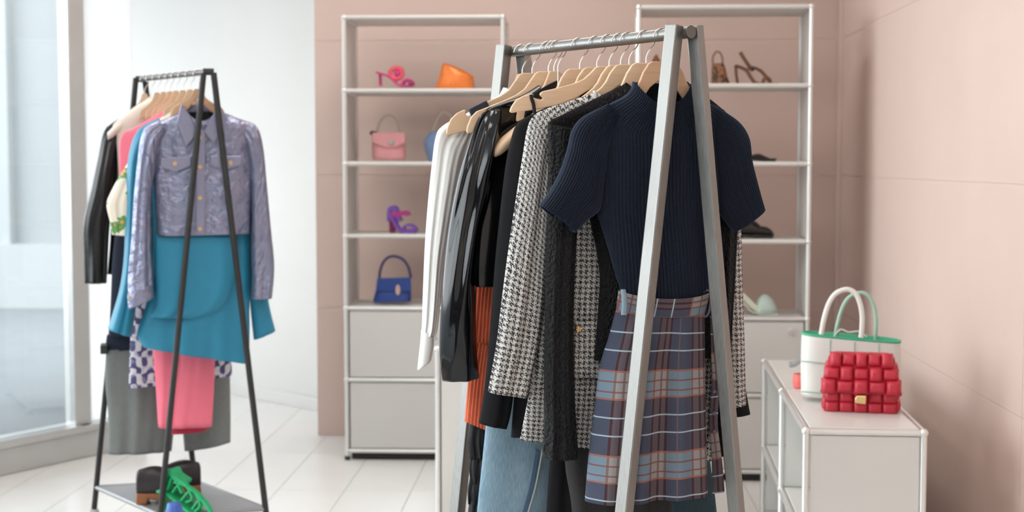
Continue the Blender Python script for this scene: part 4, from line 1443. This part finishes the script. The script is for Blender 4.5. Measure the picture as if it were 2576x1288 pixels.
# cream blouse and black jacket at the back
pl = LP[7]
g = lgar('cream_blouse', 'cream silk blouse at the far end of the black rack', 'blouse', pl)
loft('body', pl, [(384, 246, 470, 244, 0.035), (350, 262, 500, 260, 0.04), (312, 290, 520, 288, 0.036), (284, 316, 540, 314, 0.03), (292, 345, 535, 345, 0.028), (300, 520, 525, 520, 0.028), (290, 640, 520, 640, 0.028), (276, 828, 515, 820, 0.03)], CREAM, g, seg=40, sub=6, fold=folds(1.6, 0.006, 151))
pl = LP[8]
g = lgar('leather_jacket', 'black leather jacket with creased sleeves at the far end of the black rack', 'jacket', pl)
loft('body', pl, [(372, 252, 450, 250, 0.035), (330, 282, 480, 280, 0.035), (278, 312, 500, 310, 0.03), (264, 340, 505, 340, 0.03), (276, 460, 500, 460, 0.034), (278, 580, 495, 580, 0.034), (270, 690, 490, 690, 0.034)], BLACKLEA, g, seg=40, sub=5, fold=folds(1.4, 0.006, 161))
loft('sleeve', pl, [(300, 302, 318, 330, 0.02), (262, 328, 300, 370, 0.035), (245, 400, 290, 430, 0.045), (228, 480, 284, 500, 0.05), (209, 560, 276, 570, 0.052), (210, 640, 272, 640, 0.05), (212, 712, 269, 712, 0.046)], BLACKLEA, g, seg=40, sub=7, fold=folds(1.8, 0.012, 163), off=-0.02)

# ------------------------------------------------------------------ shoes on the tray
def tray_plane(x, y, ang):
    r = ray(x, y)
    t = (PLATE + 0.013 - CAMZ) / r.z
    return Plane(EYE + r * t, ang)
DKSHOE = mat('dark_aubergine_leather', (0.020, 0.014, 0.017), 0.4, var=0.2)
TAN = mat('tan_sole', (0.28, 0.10, 0.04), 0.6, var=0.1)
def ankle_shoe(label, pl, flip):
    t = thing('ankle_shoe', label, 'shoe', pl.o, pl.a, 'dark shoes on the rack tray')
    s = flip
    rows = []
    n = 16
    prof = [(-0.078, 0.086, 0.026), (-0.072, 0.094, 0.036), (-0.04, 0.100, 0.040), (-0.01, 0.104, 0.042), (0.03, 0.104, 0.044), (0.08, 0.096, 0.046), (0.12, 0.086, 0.046), (0.15, 0.076, 0.040), (0.165, 0.064, 0.026)]
    v, f = [], []
    prof = catmull([list(q) for q in prof], 4)
    for x, h, w in prof:
        for j in range(n):
            a = 2 * math.pi * j / n
            c, q = math.cos(a), math.sin(a)
            v.append((s * x * 0.70, w * math.copysign(abs(c) ** 0.7, c), 0.030 + (h * 1.25 - 0.022) * (0.5 + 0.5 * math.copysign(abs(q) ** 0.7, q))))
    N = len(prof)
    for i in range(N - 1):
        for j in range(n):
            f.append((i * n + j, i * n + (j + 1) % n, (i + 1) * n + (j + 1) % n, (i + 1) * n + j))
    f += [tuple(range(n)), tuple(range((N - 1) * n, N * n))]
    mesh_obj('upper', v, f, DKSHOE, t, smooth=True)
    sole = [(-0.080, 0.0), (-0.02, 0.0), (-0.012, 0.018), (0.05, 0.012), (0.08, 0.0), (0.15, 0.0), (0.172, 0.022), (0.165, 0.034), (-0.074, 0.036)]
    prism('sole', [(s * x * 0.70, z * 1.2) for x, z in sole], -0.040, 0.040, TAN, t, bev=0.006)
    return t
ankle_shoe('dark aubergine chunky shoe with tan sole, nearer the tray edge', tray_plane(383, 1264, 5), 1)
ankle_shoe('dark aubergine shoe behind the green sandal', tray_plane(468, 1246, 20), -1)
GREEN = mat('bright_green_leather', (0.015, 0.42, 0.16), 0.45, var=0.15, vscale=40)
pl = tray_plane(468, 1288, -22)
g = thing('strappy_sandal', 'bright green strappy heeled sandal on the rack tray', 'shoe', pl.o, pl.a, 'shoes on the rack tray')
ribbon('sole', pl, [(408, 1232), (428, 1236), (462, 1262), (500, 1292), (540, 1300)], 0.010, 0.075, GREEN, g)
ribbon('heel', pl, [(412, 1236), (414, 1270), (416, 1300)], 0.022, 0.03, GREEN, g)
ribbon('heel_counter', pl, [(418, 1230), (430, 1190), (438, 1182), (446, 1196), (470, 1212)], 0.014, 0.06, GREEN, g)
for q in (((424, 1232), (438, 1200), (460, 1240)), ((436, 1238), (462, 1212), (486, 1252), (470, 1262)), ((458, 1258), (486, 1232), (506, 1268), (492, 1286)), ((486, 1280), (508, 1256), (530, 1286), (520, 1300)), ((440, 1212), (470, 1222), (500, 1244), (520, 1272))):
    for of in (-0.022, 0.02):
        ribbon('strap', pl, q, 0.007, 0.022, GREEN, g, off=of)
BLUEP = mat('cobalt_leather', (0.05, 0.12, 0.42), 0.35, var=0.1)
pl = tray_plane(440, 1330, -20)
g = thing('blue_pump', 'cobalt blue pump below the green sandal', 'shoe', pl.o, pl.a, 'shoes on the rack tray')
loft('upper', pl, [(424, 1264, 452, 1266, 0.02), (420, 1288, 458, 1290, 0.03), (416, 1318, 470, 1322, 0.032), (416, 1328, 478, 1330, 0.03)], BLUEP, g, seg=20, sub=4, cap_top=True, cap_bot=True, solid=0)
ribbon('sole', pl, [(416, 1330), (450, 1330), (480, 1330)], 0.006, 0.06, DKSHOE, g)

# ------------------------------------------------------------------ goods on the shelves
def shelf_plane(xpix, ypix, base, ang, back, z):
    """frame standing on shelf height z, at depth back behind the shelf front"""
    d = Vector((-math.sin(ang), math.cos(ang), 0))
    o = Vector(base) + d * back
    r = ray(xpix, ypix)
    t = (o - EYE).dot(d) / r.dot(d)
    p = EYE + r * t
    return Plane((p.x, p.y, z), math.degrees(ang))
ZT = 0.011
def onA(x, y, i, back=0.15):
    return shelf_plane(x, y, shelfA_o, -ROOM, back, lv[i] + ZT - 0.002)
def onB(x, y, i, back=0.15):
    return shelf_plane(x, y, shelfB_o, shelfB_ang, back, lv[i] + ZT - 0.002)
def local(pl, x, y):
    """pixel outline read against the thing's own foot: z measured up from the lowest pixel"""
    return pl.px(x, y)
def ground(obj_root):
    """set a thing down so that its lowest vertex meets its shelf"""
    lo = 1e9
    for c in [obj_root] + list(obj_root.children_recursive):
        if c.type == 'MESH':
            lo = min(lo, min(v.co.z for v in c.data.vertices))
    obj_root.location.z -= lo

HOTPINK = mat('hot_pink_satin', (0.62, 0.035, 0.21), 0.4, var=0.1)
CORAL = mat('coral_bow', (0.85, 0.11, 0.16), 0.45, var=0.1)
pl = onA(990, 225, 5)
g = thing('bow_sandal', 'hot pink heeled sandal with round bow on the top left shelf', 'shoe', pl.o, pl.a)
ribbon('sole', pl, [(947, 191), (962, 195), (976, 200), (992, 212), (1004, 223), (1020, 224), (1040, 223)], 0.010, 0.07, HOTPINK, g)
ribbon('heel', pl, [(956, 194), (957, 208), (957, 224)], 0.014, 0.02, HOTPINK, g)
tube_px('ankle_bow', pl, [(986, 202), (982, 190), (990, 181), (1004, 180), (1012, 190), (1008, 202), (997, 206)], 0.012, CORAL, g, off=-0.02, closed=True)
u, z = pl.px(1000, 193, -0.02)
ball('bow_knot', 0.016, HOTPINK, g, (u, -0.025, z), (1, 0.7, 1.1))
ribbon('toe_strap', pl, [(1012, 222), (1018, 212), (1030, 209), (1038, 216), (1040, 223)], 0.012, 0.075, HOTPINK, g)
u, z = pl.px(1034, 217, -0.03)
ball('toe_bow', 0.013, mat('berry_satin', (0.35, 0.02, 0.13), 0.4, var=0.1), g, (u, -0.04, z))
ground(g)

pl = onA(1145, 228, 5)
g = thing('sequin_clutch', 'orange sequinned clutch bag on the top left shelf', 'bag', pl.o, pl.a)
SEQ = mat_sequin()
loft('pouch', pl, [(1118, 160, 1124, 161, 0.006), (1112, 166, 1150, 170, 0.020), (1108, 182, 1188, 190, 0.034), (1104, 196, 1191, 200, 0.038), (1097, 216, 1193, 216, 0.040), (1094, 228, 1194, 228, 0.036)], SEQ, g, seg=30, sub=5, cap_top=True, cap_bot=True, solid=0, fold=folds(1.3, 0.004, 171))
ribbon('zip_edge', pl, [(1115, 164), (1140, 172), (1165, 182), (1189, 193)], 0.006, 0.02, mat('orange_zip', (0.7, 0.2, 0.03), 0.5, var=0.1), g)
ground(g)

PBAG = mat('pale_pink_leather', (0.66, 0.30, 0.31), 0.5, var=0.06)
pl = onA(982, 408, 4)
g = thing('pink_handbag', 'small pale pink handbag with chain handle and round clasp', 'bag', pl.o, pl.a)
loft('bag_body', pl, [(938, 342, 1016, 342, 0.030), (936, 352, 1019, 352, 0.036), (936, 378, 1021, 378, 0.044), (937, 402, 1021, 402, 0.045), (940, 409, 1018, 409, 0.040)], PBAG, g, seg=30, sub=5, cap_top=True, cap_bot=True, solid=0, p=4)
fl = [pl.px(*q, -0.05) for q in ((936, 341), (1018, 341), (1019, 366), (996, 378), (970, 379), (937, 366))]
flap = prism('flap', fl, -0.052, -0.044, PBAG, g, bev=0.003)
u, z = pl.px(984, 365, -0.05)
disc('clasp', 0.013, 0.008, mat('grey_clasp', (0.42, 0.42, 0.38), 0.35, 0.6, var=0.1), flap, (u, -0.060, z), bev=0.002)
tube_px('chain_handle', pl, [(948, 340), (954, 318), (966, 302), (980, 298), (992, 304), (1002, 320), (1006, 340)], 0.005, mat('pale_chain', (0.50, 0.43, 0.37), 0.5, 0.3, var=0.1), g)
u, z = pl.px(939, 342, -0.01)
ball('charm', 0.014, mat('dark_charm', (0.05, 0.025, 0.025), 0.5, var=0.1), g, (u, -0.02, z), (1.2, 1, 0.8))
ground(g)

DBAG = mat('blue_denim_bag', (0.17, 0.25, 0.42), 0.6, var=0.15, vscale=30)
pl = onA(1120, 406, 4)
g = thing('denim_bag', 'washed blue denim handbag half hidden behind the white shirt', 'bag', pl.o, pl.a)
loft('bag_body', pl, [(1082, 330, 1150, 330, 0.030), (1068, 348, 1166, 348, 0.042), (1067, 368, 1168, 368, 0.048), (1074, 392, 1162, 392, 0.046), (1078, 406, 1158, 406, 0.040)], DBAG, g, seg=30, sub=5, cap_top=True, cap_bot=True, solid=0, fold=folds(3, 0.006, 172))
tube_px('handle', pl, [(1092, 332), (1098, 304), (1112, 286), (1128, 284), (1140, 304), (1144, 332)], 0.006, mat('pale_chain', (0.5, 0.43, 0.37), 0.5), g)
ground(g)

VIOLET = mat('violet_satin', (0.19, 0.07, 0.42), 0.4, var=0.15, vscale=25)
MAG = mat('magenta_strap', (0.45, 0.03, 0.22), 0.4, var=0.1)
pl = onA(1012, 588, 3)
g = thing('violet_sandal', 'violet high-heeled platform sandal with magenta ankle strap', 'shoe', pl.o, pl.a)
ribbon('sole', pl, [(981, 545), (990, 555), (1000, 575), (1012, 583), (1030, 585), (1048, 584)], 0.018, 0.07, VIOLET, g)
ribbon('heel', pl, [(985, 548), (987, 565), (988, 588)], 0.030, 0.035, mat('crimson_heel', (0.22, 0.01, 0.07), 0.35, var=0.1), g)
ribbon('heel_cup', pl, [(981, 560), (981, 540), (984, 528), (996, 528), (1000, 545), (1008, 560)], 0.022, 0.055, VIOLET, g)
ribbon('ankle_strap', pl, [(984, 545), (998, 543), (1012, 540), (1024, 540), (1027, 546)], 0.022, 0.06, MAG, g)
ribbon('toe_strap', pl, [(1014, 582), (1020, 572), (1034, 570), (1046, 578), (1048, 586)], 0.012, 0.075, VIOLET, g)
ground(g)

COB = mat('royal_blue_leather', (0.016, 0.055, 0.26), 0.4, var=0.08)
pl = onA(988, 766, 2, 0.12)
g = thing('blue_handbag', 'royal blue flap handbag with arched top handle on the lowest left shelf', 'bag', pl.o, pl.a)
loft('bag_body', pl, [(952, 707, 1034, 705, 0.018), (950, 716, 1034, 714, 0.026), (945, 738, 1034, 738, 0.038), (939, 762, 1035, 760, 0.046), (940, 766, 1034, 764, 0.044)], COB, g, seg=30, sub=5, cap_top=True, cap_bot=True, solid=0, p=5)
fl = [pl.px(*q, -0.03) for q in ((950, 706), (1034, 704), (1035, 740), (946, 738))]
flap = prism('flap', fl, -0.044, -0.036, COB, g, bev=0.003)
u, z = pl.px(1001, 736, -0.05)
disc('clasp', 0.013, 0.008, mat('rose_gold_clasp', (0.62, 0.44, 0.38), 0.35, 0.5, var=0.1), flap, (u, -0.054, z), bev=0.002).scale = (0.95, 1, 2.0)
pts = [(954, 708), (957, 685), (966, 664), (980, 653), (996, 652), (1014, 660), (1027, 678), (1034, 706)]
tube_px('top_handle', pl, pts, 0.007, mat('plum_blue_leather', (0.075, 0.05, 0.16), 0.45, var=0.1), g)
ground(g)

# right-hand shelf
LEO = mat_leopard()
pl = onB(1814, 220, 5)
g = thing('leopard_bag', 'small leopard print bag with ring handle on the top right shelf', 'bag', pl.o, pl.a)
loft('bag_body', pl, [(1791, 166, 1820, 165, 0.022), (1790, 175, 1824, 175, 0.03), (1790, 200, 1830, 200, 0.036), (1789, 221, 1838, 220, 0.034)], LEO, g, seg=24, sub=5, cap_top=True, cap_bot=True, solid=0, p=4)
tube_px('ring_handle', pl, [(1794, 168), (1793, 152), (1800, 138), (1810, 138), (1817, 152), (1817, 168)], 0.005, mat('brown_ring', (0.30, 0.17, 0.13), 0.5, var=0.1), g)
ground(g)

BRN = mat('brown_leather', (0.17, 0.065, 0.025), 0.4, var=0.1)
pl = onB(1900, 220, 5)
g = thing('strappy_heel', 'brown strappy high-heeled sandal on the top right shelf', 'shoe', pl.o, pl.a)
ribbon('sole', pl, [(1848, 172), (1862, 176), (1878, 184), (1888, 200), (1900, 215), (1920, 218), (1957, 218)], 0.010, 0.07, BRN, g)
ribbon('heel', pl, [(1851, 172), (1852, 195), (1856, 219)], 0.013, 0.02, BRN, g)
ribbon('back_strap', pl, [(1862, 138), (1872, 155), (1884, 172), (1892, 182)], 0.014, 0.045, BRN, g)
ribbon('front_strap', pl, [(1876, 186), (1890, 176), (1912, 184), (1924, 196), (1936, 208)], 0.010, 0.05, BRN, g)
ribbon('toe_strap', pl, [(1918, 218), (1924, 203), (1934, 206), (1938, 217)], 0.012, 0.07, BRN, g)
u, z = pl.px(1892, 180, -0.03)
ball('buckle', 0.011, mat('dark_buckle', (0.04, 0.03, 0.02), 0.4, var=0.1), g, (u, -0.03, z))
ground(g)

pl = onB(1655, 220, 5)
g = thing('tan_pointed_bag', 'tan pointed bag peeking above the hanger of the navy sweater', 'bag', pl.o, pl.a)
loft('bag_body', pl, [(1649, 142, 1653, 142, 0.004), (1643, 152, 1660, 156, 0.016), (1638, 166, 1668, 170, 0.026), (1634, 195, 1680, 195, 0.034), (1632, 220, 1688, 220, 0.034)], mat('tan_leather', (0.42, 0.19, 0.10), 0.5, var=0.08), g, seg=20, sub=5, cap_top=True, cap_bot=True, solid=0)
fl = [pl.px(*q, -0.03) for q in ((1651, 142), (1666, 166), (1680, 195), (1662, 195))]
prism('side_flap', fl, -0.04, -0.032, BRN, g, bev=0.002)
ground(g)

BLK = mat('black_shoe_leather', (0.014, 0.011, 0.010), 0.35, var=0.2)
def side_shoe(name, label, pl, top, sole_y, x0, x1, w, extra=None):
    g = thing(name, label, 'shoe', pl.o, pl.a)
    n = len(top)
    v, f = [], []
    N = 14
    P_ = catmull([list(pl.px(x, y)) + [ww] for x, y, ww in top], 4)
    zb = pl.px(x0, sole_y)[1] + 0.012
    for u, z, ww in P_:
        for j in range(N):
            a = 2 * math.pi * j / N
            c, s = math.cos(a), math.sin(a)
            v.append((u, w * ww * math.copysign(abs(c) ** 0.7, c), zb + (max(z, zb + 0.004) - zb) * (0.5 + 0.5 * math.copysign(abs(s) ** 0.8, s))))
    M = len(P_)
    for i in range(M - 1):
        for j in range(N):
            f.append((i * N + j, i * N + (j + 1) % N, (i + 1) * N + (j + 1) % N, (i + 1) * N + j))
    f += [tuple(range(N)), tuple(range((M - 1) * N, M * N))]
    mesh_obj('upper', v, f, BLK, g, smooth=True)
    a, b = pl.px(x0, sole_y)[0], pl.px(x1, sole_y)[0]
    zs_ = zb - 0.012
    sp = [(a, zs_), (a + (b - a) * 0.28, zs_), (a + (b - a) * 0.33, zs_ + 0.008), (b - (b - a) * 0.3, zs_), (b - 0.01, zs_), (b, zs_ + 0.016), (a, zs_ + 0.018)]
    prism('sole', sp, -w, w, BLK, g, bev=0.004)
    if extra:
        extra(g)
    ground(g)
    return g
pl = onB(1905, 415, 4)
side_shoe('flat_shoe', 'black pointed flat shoe on the right shelf beside the navy sleeve', pl, [(1862, 400, 0.5), (1872, 394, 0.9), (1890, 396, 1), (1908, 393, 1), (1925, 400, 1), (1942, 407, 0.8), (1954, 412, 0.3)], 414, 1862, 1953, 0.036)
pl = onB(1900, 610, 3)
def tongue(g):
    ribbon('tongue_strap', pl, [(1876, 575), (1892, 568), (1908, 580)], 0.012, 0.07, BLK, g)
side_shoe('chunky_loafer', 'black chunky leather loafer on the right shelf below the navy sleeve', pl, [(1832, 575, 0.6), (1842, 560, 0.9), (1868, 562, 1), (1888, 566, 1), (1904, 578, 1), (1926, 582, 1), (1938, 588, 0.85), (1946, 598, 0.4)], 610, 1832, 1946, 0.045, tongue)

MINT = mat('mint_fluffy_fur', (0.55, 0.66, 0.60), 0.9, var=0.1, vscale=50, bump=0.8, bscale=120)
pl = onB(1920, 803, 2, 0.10)
g = thing('fluffy_slipper', 'pale mint fluffy heeled slipper on the lowest right shelf', 'shoe', pl.o, pl.a)
loft('fluffy_upper', pl, [(1918, 754, 1930, 754, 0.012), (1908, 764, 1942, 764, 0.034), (1901, 778, 1950, 778, 0.045), (1898, 790, 1954, 790, 0.048), (1900, 800, 1952, 800, 0.040)], MINT, g, seg=24, sub=5, cap_top=True, cap_bot=True, solid=0)
ribbon('foot_strap', pl, [(1862, 752), (1872, 760), (1886, 774), (1902, 788), (1920, 797)], 0.026, 0.07, mat('pale_lime_satin', (0.62, 0.66, 0.52), 0.5, var=0.1), g)
ribbon('sole', pl, [(1850, 765), (1870, 775), (1890, 795), (1920, 802), (1956, 802)], 0.008, 0.07, mat('mint_sole', (0.55, 0.62, 0.55), 0.5, var=0.1), g)
ribbon('heel', pl, [(1855, 768), (1856, 785), (1857, 803)], 0.014, 0.02, mat('mint_sole', (0, 0, 0)), g)
ground(g)

# ------------------------------------------------------------------ bags on the low cabinet
CT = cab_top - 0.001
def top_plane(x, y, ang):
    r = ray(x, y)
    t = (CT - CAMZ) / r.z
    return Plane(EYE + r * t, ang)
TOTEW = mat('white_woven_leather', (0.72, 0.72, 0.68), 0.5, var=0.04)
mat('pale_green_leather', (0.36, 0.54, 0.44), 0.55, var=0.06)
TOTEG = mat('green_lining', (0.06, 0.42, 0.24), 0.55, var=0.08)
pl = top_plane(2135, 1008, -9)
g = thing('white_tote', 'white woven leather tote with green lining behind the red handbag', 'bag', pl.o, pl.a)
loft('bag_body', pl, [(2017, 846, 2265, 868, 0.060), (2015, 880, 2266, 905, 0.060), (2014, 940, 2264, 960, 0.060), (2015, 1000, 2258, 1020, 0.058)], TOTEW, g, seg=40, sub=5, cap_bot=True, solid=0.004, p=7)
loft('green_lining', pl, [(2021, 845, 2262, 866, 0.057), (2022, 900, 2260, 915, 0.05)], TOTEG, g, seg=40, sub=4, solid=0.002, p=7)
loft('rim', pl, [(2015, 843, 2267, 865, 0.0615), (2015, 848, 2267, 870, 0.0615)], TOTEG, g, seg=40, sub=2, solid=0.006, p=7)
for xs_ in ((2088, 2084), (2149, 2150), (2210, 2212)):
    a, b = pl.px(xs_[0], 858 + (xs_[0] - 2020) * 0.085, -0.062), pl.px(xs_[1], 1008, -0.062)
    sweep('woven_seam', [(a[0], -0.061, a[1]), (b[0], -0.059, b[1])], (0.0014, 0.0015), mat('pale_green_leather', (0, 0, 0)), g, ref=(0, 1, 0))
for yy in (918, 994):
    a, b = pl.px(2016, yy, -0.062), pl.px(2262, yy + 22, -0.062)
    sweep('woven_seam', [(a[0], -0.0605, a[1]), (b[0], -0.0605, b[1])], (0.0018, 0.0018), mat('pale_green_leather', (0, 0, 0)), g, ref=(0, 1, 0))
HND = [(2066, 850, 0), (2072, 815, 0), (2084, 775, 0), (2102, 748, 0), (2130, 737, 0), (2152, 748, 0), (2165, 778, 0), (2169, 815, 0), (2166, 858, 0)]
tube_px('handle', pl, HND, 0.0085, TOTEW, g, off=-0.05, n=12)
tube_px('handle', pl, [(x + 35, y + 8, 0) for x, y, _ in HND], 0.0065, mat('pale_green_leather', (0.30, 0.50, 0.38), 0.55, var=0.06), g, off=0.055, n=12)
tube_px('tie_cord', pl, [(2098, 855), (2115, 838), (2135, 845), (2160, 843), (2180, 856)], 0.003, TOTEW, g, off=0.0, n=8)
ground(g)

RED = mat('red_padded_leather', (0.49, 0.020, 0.042), 0.38, var=0.06, vscale=30)
pl = top_plane(2165, 1033, -14)
g = thing('red_handbag', 'red padded woven leather handbag with gold clasp on the low cabinet', 'bag', pl.o, pl.a)
bot = pl.px(2165, 1033)[1]
W2, HB, DB = 0.115, 0.186, 0.042
prism('bag_body', [(-W2, 0.012), (-W2 + 0.012, 0.0), (W2 - 0.012, 0.0), (W2, 0.012), (W2 - 0.012, HB - 0.012), (W2 - 0.03, HB), (-W2 + 0.03, HB), (-W2 + 0.012, HB - 0.012)], -DB * 0.75, DB * 0.75, RED, g, bev=0.006)
# flap leans forward over the front
FT = [(-0.036, HB + 0.004), (-0.052, HB - 0.035), (-0.057, 0.118), (-0.060, 0.064)]
flap = mesh_obj('flap', [(s * (0.094 + 0.032 * q / 3), FT[q][0] + e, FT[q][1]) for e in (0, 0.012) for q in range(4) for s in (-1, 1)],
                [(0, 1, 3, 2), (2, 3, 5, 4), (4, 5, 7, 6), (8, 10, 11, 9), (10, 12, 13, 11), (12, 14, 15, 13), (0, 2, 10, 8), (2, 4, 12, 10), (4, 6, 14, 12), (1, 9, 11, 3), (3, 11, 13, 5), (5, 13, 15, 7), (0, 8, 9, 1), (6, 7, 15, 14)], RED, g)
def pad_mesh():
    n, m_ = 10, 8
    v, f = [], []
    for i in range(m_ + 1):
        for j in range(n + 1):
            x, z = -1 + 2 * j / n, -1 + 2 * i / m_
            h = ((1 - abs(x) ** 3.2) * (1 - abs(z) ** 3.2)) ** 0.5
            v.append((x, -h, z))
    for i in range(m_):
        for j in range(n):
            a = i * (n + 1) + j
            f.append((a, a + 1, a + n + 2, a + n + 1))
    return v, f
pv, pf_ = pad_mesh()
pad0 = mesh_obj('padded_square', pv, pf_, RED, flap, smooth=True)
first = True
def pad(parent, x, y, z, sx, sy, sz, tilt=0.0, rz=0.0):
    global first
    o = pad0 if first else inst(pad0, parent)
    first = False
    o.parent = parent
    o.location = (x, y, z)
    o.scale = (sx, sy, sz)
    o.rotation_euler = (tilt, 0, rz)
    return o
for r in range(3):
    zc = (0.168, 0.126, 0.086)[r]
    hw = (0.098, 0.112, 0.124)[r]
    yc = (-0.045, -0.054, -0.059)[r]
    tl = (0.36, 0.12, 0.06)[r]
    for c in range(5):
        tall = (r + c) % 2 == 0
        xx = (-1 + (2 * c + 1) / 5) * hw
        pad(flap, xx, yc, zc, hw / 5 * (0.96 if tall else 1.12), 0.025 if tall else 0.019, 0.0255 if tall else 0.0195, -tl)
for c in range(5):
    for r in range(2):
        pad(g, (-1 + (2 * c + 1) / 5) * (W2 - 0.004), -DB * 0.72, 0.050 - 0.034 * r, W2 / 5 * 1.03, 0.018, 0.020, 0.0)
for r in range(4):
    for c in range(2):
        pad(g, W2 - 0.004 - 0.003 * r, -0.018 + 0.036 * c, 0.024 + 0.038 * r, 0.021, 0.012, 0.021, 0, math.pi / 2)
        pad(g, -W2 + 0.004 + 0.003 * r, -0.018 + 0.036 * c, 0.024 + 0.038 * r, 0.021, 0.012, 0.021, 0, -math.pi / 2)
GOLD = mat('gold_clasp', (0.80, 0.58, 0.28), 0.3, 1.0, var=0.05)
prism('clasp', [(-0.018, 0.034), (0.016, 0.032), (0.017, 0.060), (-0.012, 0.060), (-0.018, 0.050)], -0.072, -0.056, GOLD, g, bev=0.003)

pl = top_plane(2012, 975, -10)
g = thing('coral_shoe', 'coral and grey shoe half hidden behind the white tote', 'shoe', pl.o, pl.a)
loft('upper', pl, [(1996, 940, 2030, 940, 0.02), (1994, 956, 2040, 956, 0.03), (1996, 975, 2042, 975, 0.028)], mat('coral_satin', (0.80, 0.16, 0.14), 0.45, var=0.1), g, seg=18, sub=4, cap_top=True, cap_bot=True, solid=0)
ribbon('grey_strap', pl, [(1985, 918), (1998, 916), (2015, 908), (2035, 925), (2040, 950)], 0.014, 0.06, mat('grey_satin', (0.30, 0.31, 0.31), 0.5, var=0.1), g)
ground(g)
